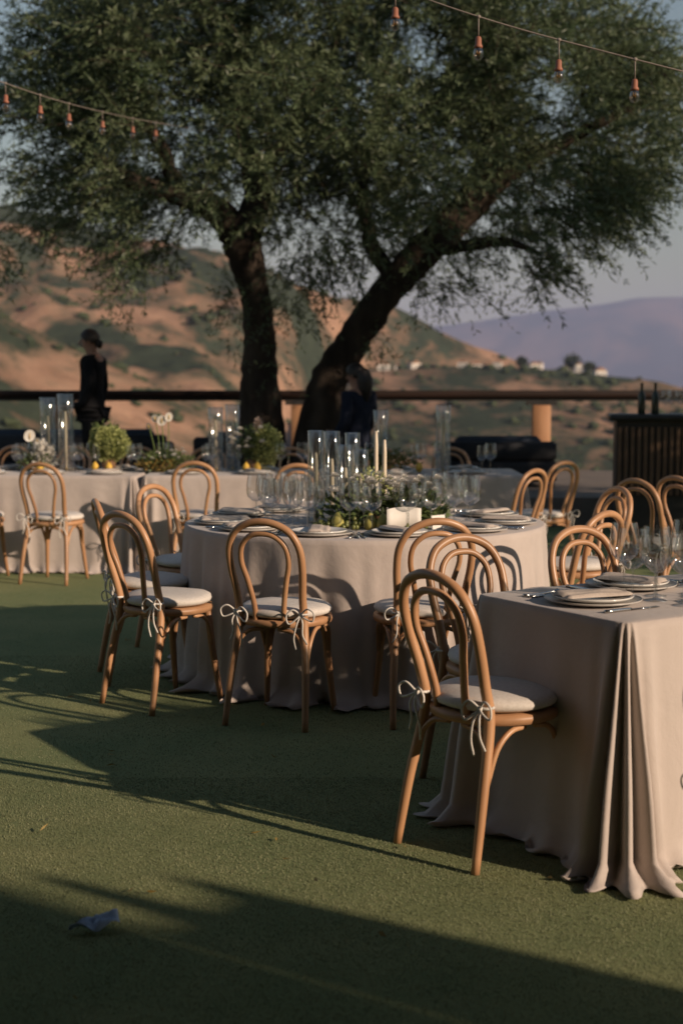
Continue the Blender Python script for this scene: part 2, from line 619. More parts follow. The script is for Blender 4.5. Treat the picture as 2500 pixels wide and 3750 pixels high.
# houses and trees on the far bench
hs = [(880, 9, 6, 'pale house beside the leaning trunk on the far bench'), (915, 7, 5, 'narrow pale house just past the leaning trunk'),
      (950, 8, 6, 'tall pale house below the eroded bluff'), (1062, 8, 6, 'white house at the head of the village row'),
      (1090, 10, 6, 'broad white house lowest in the village row'), (1118, 8, 6, 'white house on the upper side of the row'),
      (1140, 7, 7, 'bright white gabled house midway along the row'), (1222, 7, 6, 'small tan house between two dark shrubs'),
      (1236, 5, 9, 'slim tall white house near the village trees'), (1302, 9, 8, 'tan house beside the big round village tree'),
      (1326, 5, 10, 'slender pale tower house right of the big round tree'), (1372, 9, 6, 'low tan house at the edge of the village')]
for i, (px, w, h, lab) in enumerate(hs):
    y = 562 + (i * 37) % 50
    x = (px - 784) / 3267 * y
    z = terrain(x, y) - .6
    e = empty('house', (x, y, z), R(random.uniform(-25, 25)))
    w *= .52; h *= .50
    MB().box(-w / 2, w / 2, -w / 2, w / 2, 0, h).build('wall', M['housewall'], e, False)
    rb = MB()
    o_ = .25
    rb.v = [(-w / 2 - o_, -w / 2 - o_, h), (w / 2 + o_, -w / 2 - o_, h), (w / 2 + o_, w / 2 + o_, h), (-w / 2 - o_, w / 2 + o_, h), (0, -w / 2 - o_, h + w * .3), (0, w / 2 + o_, h + w * .3)]
    rb.f = [(0, 1, 4), (1, 2, 5, 4), (2, 3, 5), (3, 0, 4, 5), (3, 2, 1, 0)]
    rb.build('roof', M['houseroof'], e, False)
    for k in (-1, 1):
        MB().box(k * w * .22 - w * .09, k * w * .22 + w * .09, -w / 2 - .05, -w / 2 + .05, h * .4, h * .72).build('window', M['houseglass'], e, False)
    tag(e, lab, 'house', 'village houses on the far bench')

for px, s, y, lab in ((1312, 5.2, 590, 'big dark round tree rising above the village houses'), (1350, 3.6, 582, 'smaller dark tree past the slender tower house'),
                      (1195, 3.4, 585, 'low dark tree between the white row and the tan house')):
    x = (px - 784) / 3267 * y
    z = terrain(x, y)
    e = empty('village_tree', (x, y, z - .2))
    MB().tube([(0, 0, 0), (0, 0, s)], [.35, .2], 6).build('trunk', M['bark'], e)
    n = 700
    Pp = rng.normal(size=(n, 3)); Pp /= np.linalg.norm(Pp, axis=1, keepdims=True)
    Pp *= (rng.uniform(.5, 1, (n, 1)) ** .5) * np.array([s * .62, s * .62, s * .5]) * (1 + .25 * np.sin(Pp[:, :1] * 9 + Pp[:, 1:2] * 7))
    Pp[:, 2] += s * 1.1
    link('crown', leaves_mesh('crown', Pp, rng.normal(size=(n, 3)), .9, .7, M['shrub']), e)
    tag(e, lab, 'tree', 'trees among the village houses')

# ------------------------------------------------------------------ haze
hz = MB().box(-9500, 9500, -2500, 13500, -80, 720).build('haze', M['plain'], smooth=False)
m = bpy.data.materials.new('haze_air')
m.use_nodes = True
nt = m.node_tree
nt.nodes.remove(nt.nodes['Principled BSDF'])
pv = nt.nodes.new('ShaderNodeVolumePrincipled')
pv.inputs['Color'].default_value = (.58, .66, 1.0, 1)
pv.inputs['Density'].default_value = 1.2e-4
nt.links.new(pv.outputs[0], nt.nodes['Material Output'].inputs['Volume'])
hz.data.materials.clear()
hz.data.materials.append(m)
tag(hz, 'thin violet evening haze over the valley', 'haze', kind='stuff')

# ------------------------------------------------------------------ unseen villa, with overhang and closed parasols added to shade the near lawn
O2 = np.array([-.52, 4.201]); S2 = np.array([.836, -.549]); N2 = np.array([-.549, -.836])


def ut(u, t):
    p = O2 + u * N2 + t * S2
    return float(p[0]), float(p[1])


def oriented_box(mb, u0, u1, t0, t1, z0, z1):
    b_ = len(mb.v)
    for z in (z0, z1):
        for (u, t) in ((u0, t0), (u1, t0), (u1, t1), (u0, t1)):
            mb.v.append((*ut(u, t), z))
    for q in ((3, 2, 1, 0), (4, 5, 6, 7), (0, 1, 5, 4), (1, 2, 6, 5), (2, 3, 7, 6), (3, 0, 4, 7)):
        mb.f.append(tuple(b_ + i for i in q))


e = empty('villa', (*ut(3, 16), 0))
eM = Matrix.Translation(e.location).inverted()
for nm, dims, mt in (('wall', (.40, 9, 13.6, 19, 0, 6.0), 'stucco'), ('porch_wall', (.02, .40, 8.6, 13.6, 0, 2.95), 'stucco'), ('roof', (.38, 9.3, 13.3, 19.3, 6.0, 6.2), 'houseroof')):  # unseen blocks placed so their shadow edges cross the near lawn
    mb = MB()
    oriented_box(mb, *dims)
    mb.v = [tuple(eM @ Vector(v)) for v in mb.v]
    mb.build(nm, M[mt], e, False)
for nm, dims, mt in (('shade_eave', (-9, 3.2, -9, 4.2, 2.95, 3.2), 'houseroof'), ('rear_wall', (-9, 3.2, -9, -4.5, 0, 2.94), 'stucco'), ('side_wall', (-9, -6, -4.49, 2.0, 0, 2.94), 'stucco'), ('upper_storey', (-9, 3.2, -9, -1, 3.21, 6.4), 'stucco')):  # overhang and walls added out of view to cut sky light on the lawn
    mb = MB().box(*dims)
    mb.v = [tuple(eM @ Vector(v)) for v in mb.v]
    mb.build(nm, M[mt], e, False)
tag(e, 'unseen stucco villa opposite the railing, shaped to shade the lawn', 'building')
for (u, t, lab) in ((.06, 7.5, 'unseen canvas parasol added for its shadow, at the villa porch corner'), (.27, 7.15, 'unseen canvas parasol added for its shadow, nearer the villa wall')):
    e = empty('shade_parasol', (*ut(u, t), 0))  # added out of view to throw a pointed shadow tip on the lawn
    MB().tube([(0, 0, 0), (0, 0, 2.55)], .02, 8).build('pole', M['seatwood'], e)
    MB().lathe([(.0, 2.66), (.03, 2.6), (.055, 2.45), (.075, 2.2), (.085, 1.8), (.06, 1.7), (.1, 1.4), (.12, 1.05), (.05, 1.05)], 10).build('canopy', M['canvas'], e)
    MB().lathe([(.0, .08), (.22, .08), (.25, .0)], 16).build('base', M['iron'], e)
    tag(e, lab, 'parasol', 'added parasols shading the near lawn')

# ------------------------------------------------------------------ railing
e = empty('terrace_railing', (0, 19, .3))
MB().box(-40, 40, -.10, .10, 1.0, 1.095, .012).build('handrail', M['rail_wood'], e)
MB().box(-40, 40, -.04, .04, .955, .999).build('under_rail', M['iron'], e, False)
for px in (-9.95, -6.95, -3.75, -.55, 2.66, 5.86, 9.06):
    p = MB().box(px - .12, px + .12, -.07, .07, 0, .90, .012).build('post', M['post_wood'], e)
    MB().box(px - .20, px + .20, -.05, .05, .902, .953).build('bracket', M['iron'], p, False)
tag(e, 'dark wooden terrace railing on stout cedar posts', 'railing')

# ------------------------------------------------------------------ olive tree
def limb(mb, pts, r0, r1, seg=12, sm_=6, wob=.02, seed=0):
    rr = random.Random(seed)
    P_ = catmull(pts, sm_)
    nn = len(P_)
    rad = np.interp(np.linspace(0, 1, nn), np.linspace(0, 1, len(r0)), r0) if not np.isscalar(r0) else np.linspace(r0, r1, nn)
    P_ = [p + np.array([rr.uniform(-wob, wob), rr.uniform(-wob, wob), 0]) for p in P_]
    rad = [r * rr.uniform(.93, 1.08) for r in rad]
    mb.tube(P_, rad, seg)
    return P_


def grow_crown(inside, N, bounds, center, name, parent, leaf=(.045, .085), wid=(.010, .017), mat='olive_leaf', per=26, clump=.9, thr=-.05, keepfn=None):
    Pp, Dd = [], []
    tries = 0
    (x0, x1), (y0, y1), (z0, z1) = bounds
    tw = MB()
    k = 0
    while k < N and tries < N * 30:
        tries += 1
        p = np.array([random.uniform(x0, x1), random.uniform(y0, y1), random.uniform(z0, z1)])
        edge = inside(p)
        if edge <= 0:
            continue
        nv = mnoise.noise(tuple(p / clump)) + .5 * mnoise.noise(tuple(p / (clump * .42) + 9))
        if nv < thr + random.uniform(-.12, .12) - (.0 if edge > .3 else -.05):
            continue
        out_ = p - center
        out_ /= np.linalg.norm(out_) + 1e-6
        d = out_ * .7 + np.array([random.gauss(0, .5), random.gauss(0, .5), random.gauss(-.15, .4)])
        d /= np.linalg.norm(d)
        Ln = random.uniform(.28, .60)
        droop = random.uniform(.05, .35)
        path = [p + d * Ln * t - np.array([0, 0, droop * Ln * t * t]) for t in (0, .35, .7, 1)]
        if k % 3 == 0:
            tw.tube(path, [.006, .005, .004, .002], 3, cap=False)
        for q in range(per):
            t = random.uniform(.05, 1.02)
            base = p + d * Ln * t - np.array([0, 0, droop * Ln * t * t])
            Pp.append(base)
            ld = d * .8 + np.array([random.gauss(0, .6), random.gauss(0, .6), random.gauss(-.1, .6)])
            Dd.append(ld)
        k += 1
    Pp = np.array(Pp); Dd = np.array(Dd)
    n = len(Pp)
    cr = link(name, leaves_mesh(name, Pp, Dd, rng.uniform(*leaf, n), rng.uniform(*wid, n), M[mat], .12), parent)
    cr['kind'] = 'stuff'
    if tw.v:
        tw.build('twigs', M['bark'], cr)['kind'] = 'stuff'
    return cr


TX, TY, TZ = -.6, 15.5, .3
e = empty('olive_tree', (TX, TY, TZ))


def T(px, py, dy=0):   # metres from the tree base, at the tree's own plane
    k = (15.5 + dy) / 3267
    return ((px - 784) * k - TX, dy, 1.46 + (885 - py) * k - TZ)


tk = MB()
limb(tk, [(-.28, .05, -.1), (-.27, .04, .35), T(598, 900), T(597, 800), T(590, 700), T(578, 640), T(560, 565), T(548, 520)], [.36, .27, .215, .18, .16, .165, .21, .2], 0, 16, 6, .012, 1)
limb(tk, [T(545, 545), T(500, 490, -.1), T(420, 455, -.3), T(300, 420, -.5), T(180, 330, -.4), T(90, 220, -.2)], [.17, .15, .12, .09, .06, .03], 0, 10, 5, .02, 2)
limb(tk, [T(565, 545), T(590, 470, .15), T(575, 380, .3), T(540, 260, .3), T(560, 120, .2), T(600, -60, 0)], [.19, .14, .11, .09, .06, .03], 0, 10, 5, .02, 3)
limb(tk, [T(580, 420, .2), T(660, 330, .5), T(740, 200, .6), T(800, 40, .5)], [.1, .08, .06, .03], 0, 8, 5, .02, 4)
limb(tk, [T(420, 455, -.3), T(380, 360, -.6), T(330, 250, -.8), T(300, 120, -.8)], [.09, .07, .05, .03], 0, 8, 5, .02, 5)
tk.build('trunk', M['bark'], e)
tk = MB()
limb(tk, [(.32, .0, -.1), (.30, 0, .35), T(746, 900), T(788, 820), T(842, 735), T(905, 652), T(978, 575), T(1070, 482, .1), T(1160, 400, .2)], [.34, .26, .205, .185, .178, .18, .185, .175, .14], 0, 16, 6, .012, 6)
limb(tk, [T(1050, 500, .1), T(1110, 380, -.1), T(1120, 250, -.2), T(1100, 100, -.2), T(1080, -60, 0)], [.14, .11, .09, .06, .03], 0, 10, 5, .02, 7)
limb(tk, [T(1140, 425, .2), T(1200, 380, .2), T(1300, 330, .1), T(1400, 280, 0), T(1460, 250, 0)], [.12, .1, .07, .05, .02], 0, 10, 5, .02, 8)
limb(tk, [T(978, 575), T(1060, 570, -.4), T(1160, 560, -.6), T(1240, 590, -.7)], [.1, .07, .05, .02], 0, 8, 5, .02, 9)
limb(tk, [T(905, 652), T(850, 560, .4), T(830, 430, .7), T(860, 300, .8), T(900, 120, .7)], [.1, .085, .07, .05, .03], 0, 8, 5, .02, 10)
tk.build('trunk', M['bark'], e)

LB_X = [-250, 0, 55, 100, 160, 220, 300, 400, 470, 520, 570, 640, 700, 760, 830, 900, 960, 1040, 1100, 1160, 1230, 1275, 1330, 1400, 1460, 1500, 1535, 1560, 1600]
LB_Y = [430, 395, 400, 520, 600, 640, 655, 610, 560, 520, 530, 610, 640, 650, 620, 640, 665, 660, 640, 610, 655, 600, 585, 545, 450, 380, 290, 230, 60]


OPEN = ((760, 560, 110, 110, .38), (480, 580, 60, 45, .1), (660, 110, 70, 45, .35), (330, 370, 90, 35, .4), (30, 420, 60, 50, .3), (1300, 560, 110, 60, .45),
        (1080, 610, 120, 50, .45), (900, 440, 80, 60, .6), (240, 560, 90, 70, .55), (1420, 330, 60, 70, .5), (120, 330, 70, 50, .55), (960, 170, 60, 40, .5))
LIMBS = ((545, 560, 430, 480, 45), (560, 560, 590, 440, 48), (880, 655, 1060, 490, 58), (1060, 490, 1150, 410, 40))


def in_crown(p):
    y = p[1]
    k = (15.5 + y) / 3267
    px = (p[0] + TX) / k + 784
    py = 885 - (p[2] + TZ - 1.46) / k
    lb = float(np.interp(px, LB_X, LB_Y)) - 45 * (abs(y) / 2.2) ** 2 * 1.5
    dx = (px - 760) / 860
    top = 885 - (6.9 - 1.46 - 2.6 * dx * dx) * 211
    if py > lb or py < top or abs(y) > 2.3 * math.sqrt(max(0, 1 - dx * dx)) + .15:
        return 0
    # open windows where the limbs and the sky show through
    for (cx, cy, rx, ry, keep) in OPEN:
        if ((px - cx) / rx) ** 2 + ((py - cy) / ry) ** 2 < 1 and random.random() > keep:
            return 0
    if y < .45:
        for (ax, ay, bx, by, wd) in LIMBS:
            L2 = (bx - ax) ** 2 + (by - ay) ** 2
            t = max(0, min(1, ((px - ax) * (bx - ax) + (py - ay) * (by - ay)) / L2))
            if math.hypot(px - ax - t * (bx - ax), py - ay - t * (by - ay)) < wd and random.random() > .12:
                return 0
    return min(1, (lb - py) / 200)


crown = grow_crown(in_crown, 13500, ((-4.2, 4.6), (-2.4, 2.4), (1.9, 6.8)), np.array([.35, 0, 3.0]), 'crown', e, leaf=(.055, .10), wid=(.011, .018), per=29, clump=.8, thr=.10)
# hanging sprays round the trunks
sp_ = []
for (px, py, n_) in ((530, 690, 26), (545, 760, 14), (520, 640, 16), (650, 690, 24), (700, 740, 18), (680, 640, 18), (730, 690, 16), (600, 745, 10), (640, 850, 6), (860, 770, 12), (870, 800, 8), (1130, 700, 7), (300, 690, 12), (250, 660, 16), (1240, 650, 16), (960, 690, 12), (20, 580, 30), (10, 620, 20), (5, 540, 20), (1555, 410, 12)):
    for _ in range(n_):
        sp_.append((px + random.gauss(0, 16), py + random.gauss(0, 20), random.uniform(-.9, -.3)))
Pp, Dd = [], []
for (px, py, dy) in sp_:
    p = np.array(T(px, py, dy))
    d = np.array([random.gauss(0, .5), random.gauss(0, .4), random.gauss(-.5, .4)]); d /= np.linalg.norm(d)
    for q in range(9):
        t = random.uniform(0, .3)
        Pp.append(p + d * t); Dd.append(d + rng.normal(0, .55, 3))
Pp = np.array(Pp)
hs_ = link('hanging_spray', leaves_mesh('hanging_spray', Pp, np.array(Dd), rng.uniform(.05, .085, len(Pp)), rng.uniform(.011, .017, len(Pp)), M['olive_leaf'], .12), e)
hs_['kind'] = 'stuff'
tag(e, 'spreading old olive tree with two dark trunks beside the railing', 'tree')

# second olive, out of frame, that shades the trunks
e = empty('olive_tree', (6.6, 10.3, 0))
tk = MB()
limb(tk, [(0, 0, -.1), (.05, 0, .8), (-.05, .1, 1.7), (-.2, 0, 2.6), (-.4, .1, 3.6)], [.3, .22, .18, .15, .06], 0, 12, 5, .02, 21)
limb(tk, [(-.05, .1, 1.6), (.5, -.2, 2.4), (.9, -.3, 3.4)], [.15, .11, .05], 0, 10, 5, .02, 22)
tk.build('trunk', M['bark'], e)
grow_crown(lambda p: 1 if (p[0] / 3.0) ** 2 + (p[1] / 3.0) ** 2 + ((p[2] - 3.6) / 2.0) ** 2 < 1 else 0, 2600, ((-3, 3), (-3, 3), (1.6, 5.6)), np.array([0, 0, 3.0]), 'crown', e, leaf=(.09, .15), wid=(.03, .05), per=20, clump=1.1, thr=-.3)
tag(e, 'smaller olive tree standing on the lawn past the table ends', 'tree')


# ------------------------------------------------------------------ people
def skin_mesh(name, verts, edges, radii, mat, parent, sub=2):
    me = bpy.data.meshes.new(name)
    me.from_pydata(verts, edges, [])
    me.materials.append(mat)
    o = link(name, me, parent)
    md = o.modifiers.new('skin', 'SKIN')
    md.use_smooth_shade = True
    for i, r in enumerate(radii):
        me.skin_vertices[0].data[i].radius = (r, r) if np.isscalar(r) else r
        me.skin_vertices[0].data[i].use_root = (i == 0)
    s = o.modifiers.new('sub', 'SUBSURF')
    s.levels = s.render_levels = sub
    return o


def chain(V, E, Rr, start, pts, rads):
    prev = start
    for p, r in zip(pts, rads):
        V.append(p); Rr.append(r)
        E.append((prev, len(V) - 1))
        prev = len(V) - 1
    return prev


def person(loc, rz, H, cloth, lab, arms, long_hair=False, skirt=False):
    e = empty('person', loc, rz)
    s = H / 1.75
    V, E, Rr = [(0, 0, .95)], [], [(.15, .11)]
    top = chain(V, E, Rr, 0, [(0, .01, 1.12), (0, -.01, 1.30), (0, -.02, 1.43), (0, -.01, 1.49), (0, .02, 1.56), (0, .035, 1.635), (0, .02, 1.70)],
                [(.135, .10), (.16, .115), (.13, .09), (.052, .055), (.06, .075), (.075, .095), (.055, .07)])
    ch = 3
    for sx in (-1, 1):
        a = arms[0 if sx < 0 else 1]
        hand = chain(V, E, Rr, ch, [(sx * .17, -.02, 1.43), a[0], a[1], a[2]], [.058, .044, .034, .028])
        wx, wy, wz = a[2]
        dv = (np.array(a[2]) - np.array(a[1])); dv /= np.linalg.norm(dv)
        palm = chain(V, E, Rr, hand, [tuple(np.array(a[2]) + dv * .07)], [.026])
        for kf, off in enumerate((-.024, -.008, .008, .024)):
            st = np.array(V[palm]) + np.array([0, off, 0])
            chain(V, E, Rr, palm, [tuple(st + dv * .04), tuple(st + dv * .07 + np.array([-sx * .012, 0, 0])), tuple(st + dv * (.09 - abs(kf - 1.4) * .006) + np.array([-sx * .028, 0, 0]))], [.010, .009, .007])
        chain(V, E, Rr, hand, [tuple(np.array(a[2]) + dv * .03 + np.array([0, .035, 0])), tuple(np.array(a[2]) + dv * .065 + np.array([-sx * .01, .045, 0]))], [.011, .008])
        chain(V, E, Rr, 0, [(sx * .09, 0, .86), (sx * .10, .01, .50), (sx * .105, -.02, .09), (sx * .105, .06, .035), (sx * .11, .14, .025)], [.085, .055, .04, .038, .03])
    V = [tuple(np.array(v) * s) for v in V]
    Rr = [tuple(np.array(r) * s) if not np.isscalar(r) else r * s for r in Rr]
    skin_mesh('body', V, E, Rr, M['skin'], e)
    # face features
    fb = MB()
    fb.tube([(0, .118 * s, 1.645 * s), (0, .142 * s, 1.605 * s), (0, .122 * s, 1.598 * s)], [.008, .013, .008], 6, 3)
    fb.build('nose', M['skin'], e)
    for sx in (-1, 1):
        MB().blob((sx * .032 * s, .108 * s, 1.65 * s), (.012, .008, .007), 8, 5).build('eye', M['suit'], e)
        MB().blob((sx * .078 * s, .01 * s, 1.63 * s), (.012, .022, .033), 8, 6).build('ear', M['skin'], e)
    MB().blob((0, .108 * s, 1.572 * s), (.026, .010, .007), 8, 5).build('mouth', simple('lips', (.32, .12, .09)), e)
    hb = MB()
    b0 = 0
    for i in range(11):
        ph = math.pi * .62 * i / 10
        for k in range(20):
            a = 2 * math.pi * k / 20
            fr = max(0, math.sin(a))
            lim = min(ph, math.pi * (.62 - .30 * fr))
            r = 1 + .03 * math.sin(7 * a + i)
            hb.v.append((.092 * s * r * math.sin(lim) * math.cos(a), .022 * s + .115 * s * r * math.sin(lim) * math.sin(a), 1.652 * s + .118 * s * math.cos(lim)))
    for i in range(10):
        for k in range(20):
            a, c = i * 20 + k, i * 20 + (k + 1) % 20
            hb.f.append((a, c, c + 20, a + 20))
    if long_hair:
        hb.tube([(0, -.06 * s, 1.68 * s), (0, -.10 * s, 1.58 * s), (0, -.105 * s, 1.48 * s), (0, -.10 * s, 1.36 * s)], [.07 * s, .085 * s, .075 * s, .03 * s], 12, 4)
    else:
        hb.blob((0, -.085 * s, 1.60 * s), (.05 * s, .04 * s, .05 * s), 10, 6)
    hb.build('hair', M['hair'], e)
    # jacket
    V, E, Rr = [(0, 0, .93)], [], [(.185, .14)]
    chain(V, E, Rr, 0, [(0, .01, 1.10), (0, -.01, 1.28), (0, -.02, 1.41), (0, -.012, 1.455)], [(.165, .128), (.19, .14), (.155, .11), (.075, .075)])
    for sx in (-1, 1):
        a = arms[0 if sx < 0 else 1]
        mid = tuple((np.array(a[1]) * .9 + np.array(a[2]) * .1))
        chain(V, E, Rr, 3, [(sx * .185, -.02, 1.425), a[0], a[1], tuple(np.array(a[1]) * .12 + np.array(a[2]) * .88)], [.078, .062, .052, .044])
    chain(V, E, Rr, 0, [(0, 0, .82)], [(.20, .155)])
    V = [tuple(np.array(v) * s) for v in V]
    Rr = [tuple(np.array(r) * s) if not np.isscalar(r) else r * s for r in Rr]
    skin_mesh('jacket', V, E, Rr, M[cloth], e)
    if skirt:
        MB().lathe([(.165 * s, .92 * s), (.19 * s, .80 * s), (.21 * s, .6 * s), (.26 * s, .12 * s), (.25 * s, .11 * s)], 20).build('skirt', M[cloth], e)
    else:
        V, E, Rr = [(0, 0, .93)], [], [(.155, .12)]
        for sx in (-1, 1):
            chain(V, E, Rr, 0, [(sx * .095, 0, .84), (sx * .10, .01, .50), (sx * .105, -.02, .10)], [.105, .078, .062])
        V = [tuple(np.array(v) * s) for v in V]
        Rr = [tuple(np.array(r) * s) if not np.isscalar(r) else r * s for r in Rr]
        skin_mesh('trousers', V, E, Rr, M[cloth], e)
    for sx in (-1, 1):
        MB().blob((sx * .107 * s, .05 * s, .045), (.052, .145, .05), 10, 6).build('shoe', M['iron'], e)
    tag(e, lab, 'person')
    return e


person((-2.72, 15.6, .3), R(80), 1.76, 'suit', 'person in a black suit with short dark hair standing at the terrace railing',
       [((-.23, -.07, 1.16), (-.235, .03, .95), (-.20, .17, .93)), ((.22, -.05, 1.15), (.235, .0, .93), (.225, .05, .80))])
person((.16, 14.25, 0), R(50), 1.67, 'navy', 'person in dark navy clothes with long dark hair standing beneath the leaning trunk',
       [((-.22, -.03, 1.17), (-.22, .12, .98), (-.10, .28, 1.02)), ((.22, -.03, 1.17), (.22, .12, .98), (.10, .28, 1.02))], True, True)

# ------------------------------------------------------------------ terrace furniture
def sofa(x0, x1, y, top, lab):
    e = empty('lounge_sofa', ((x0 + x1) / 2, y, .3))
    w = (x1 - x0) / 2
    MB().box(-w, w, -.42, .42, .06, .30, .02).build('base', M['sofa'], e)
    MB().box(-w, w, -.42, -.27, .302, top, .03).build('backrest', M['sofa'], e)
    for sx in (-1, 1):
        MB().box(sx * (w - .07) - .07, sx * (w - .07) + .07, -.268, .42, .302, top - .1, .03).build('armrest', M['sofa'], e)
    nn = max(1, round(2 * (w - .15) / .7))
    cw = 2 * (w - .145) / nn
    for k in range(nn):
        xa = -w + .145 + k * cw
        MB().box(xa + .005, xa + cw - .005, -.266, .40, .302, .44, .04).build('seat_cushion', M['sofa_cushion'], e)
        MB().box(xa + .01, xa + cw - .01, -.264, -.12, .442, top + .06, .05).build('back_cushion', M['sofa_cushion'], e)
    for sx in (-1, 1):
        for sy in (-1, 1):
            MB().box(sx * (w - .05) - .025, sx * (w - .05) + .025, sy * .37 - .025, sy * .37 + .025, 0, .06).build('leg', M['iron'], e, False)
    tag(e, lab, 'sofa', 'dark lounge sofas on the terrace')


sofa(-4.3, -2.0, 16.6, .60, 'dark wicker lounge sofa behind the person in black')
sofa(1.15, 2.45, 16.6, .52, 'short dark wicker sofa by the cedar railing post')
sofa(-1.75, -1.1, 17.2, .55, 'narrow dark armchair showing beside the upright trunk')

# bar
e = empty('bar_counter', (3.5, 14.0, 0), R(-8))
MB().box(-.8, .8, -.30, .30, .08, 1.12).build('carcass', M['iron'], e, False)
MB().box(-.86, .86, -.38, .36, 1.122, 1.18, .01).build('counter_top', M['iron'], e)
MB().box(-.78, .78, -.28, .28, 0, .08).build('plinth', M['iron'], e, False)
sl = MB().box(-.018, .018, -.345, -.302, .40, 1.06, .004).mesh('slat', M['bar_wood'], False)
for k in range(26):
    link('slat', sl, e, (-.77 + k * .0615, 0, 0))
tag(e, 'dark bar counter with wooden slat front at the lawn edge', 'bar counter')

# ------------------------------------------------------------------ glassware, tableware prototypes
def wine_profile(h=.22, r=.045):
    bowl = [(.006, h * .42), (.02, h * .44), (r * .85, h * .53), (r, h * .64), (r * .97, h * .78), (r * .80, h)]
    stem = [(.005, .010), (.0038, .03), (.0038, h * .36), (.006, h * .42)]
    base = [(.036, .0), (.036, .0025), (.012, .006), (.005, .010)]
    return bowl, stem, base


def wine_meshes(h, r):
    bw, st, bs = wine_profile(h, r)
    return (MB().lathe(bw, 20).mesh('bowl', M['glass']), MB().lathe(st, 8).mesh('stem', M['glass']), MB().lathe(bs, 20).mesh('foot', M['glass']))


WG = {'big': wine_meshes(.235, .052), 'mid': wine_meshes(.215, .042), 'flute': wine_meshes(.23, .031)}


def wine_glass(loc, kind, lab, group):
    e = empty('wine_glass', loc, random.uniform(0, 6))
    for nm, me in zip(('bowl', 'stem', 'foot'), WG[kind]):
        link(nm, me, e)
    tag(e, lab, 'wine glass', group)
    return e


ME = {}
ME['tumbler'] = MB().lathe([(.0, .004), (.030, .004), (.034, .0), (.036, .004), (.040, .095)], 20).mesh('water_tumbler', M['glass'])
ME['charger'] = MB().lathe([(.0, .006), (.10, .006), (.155, .016), (.158, .018), (.155, .012), (.10, .0), (.0, .0)], 36).mesh('charger_plate', M['charger'])
ME['plate'] = MB().lathe([(.0, .006), (.085, .006), (.128, .018), (.131, .020), (.128, .014), (.085, .0), (.0, .0)], 36).mesh('dinner_plate', M['plate'])
nb = MB()   # soft folded napkin
NX, NY = 12, 22
for top in (1, 0):
    for j in range(NY + 1):
        for i in range(NX + 1):
            u, v = i / NX * 2 - 1, j / NY * 2 - 1
            edge = (1 - abs(u) ** 6) * (1 - abs(v) ** 10)
            z = (.011 * edge ** .22 + .003 * math.exp(-((u - .25) / .07) ** 2) + .0045 * (u < .25) + .002 * math.sin(3 * u + 4 * v) * edge) if top else 0
            nb.v.append((u * .050 * (1 + .03 * math.sin(4 * v)), v * .125 + .004 * math.sin(3 * u), max(0, z)))
    o_ = 0 if top else (NX + 1) * (NY + 1)
    for j in range(NY):
        for i in range(NX):
            a = o_ + j * (NX + 1) + i
            q = (a, a + 1, a + NX + 2, a + NX + 1)
            nb.f.append(q if top else q[::-1])
ME['napkin'] = nb.mesh('napkin', M['napkin'])
fk = MB()
fk.tube([(0, -.10, .004), (0, -.03, .004), (0, .03, .008), (0, .05, .008)], [.006, .004, .004, .010], 6, 3)
for dx in (-.0085, -.0028, .0028, .0085):
    fk.tube([(dx, .05, .008), (dx, .075, .006), (dx, .098, .010)], [.0018, .0016, .001], 4)
ME['fork'] = fk.mesh('fork', M['steel'])
kn = MB()
kn.tube([(0, -.11, .004), (0, -.03, .005), (0, .0, .004)], [.007, .006, .005], 6, 3)
kn.box(-.008, .008, .0, .115, .002, .0045)
ME['knife'] = kn.mesh('knife', M['steel'])
ME['card'] = MB().box(-.045, .045, -.001, .001, 0, .07).mesh('place_card', M['paper'], False)
lm = MB().lathe([(.002, -.042), (.008, -.038), (.022, -.026), (.030, 0), (.024, .022), (.012, .036), (.006, .044), (.002, .046)], 14)
ME['lemon'] = lm.mesh('lemon', M['lemon'])
pr = MB().lathe([(.002, 0), (.022, .003), (.032, .02), (.033, .035), (.024, .055), (.014, .072), (.009, .080), (.001, .083)], 14)
ME['pear'] = pr.mesh('pear', M['pear'])

TH = .762   # top of the cloth


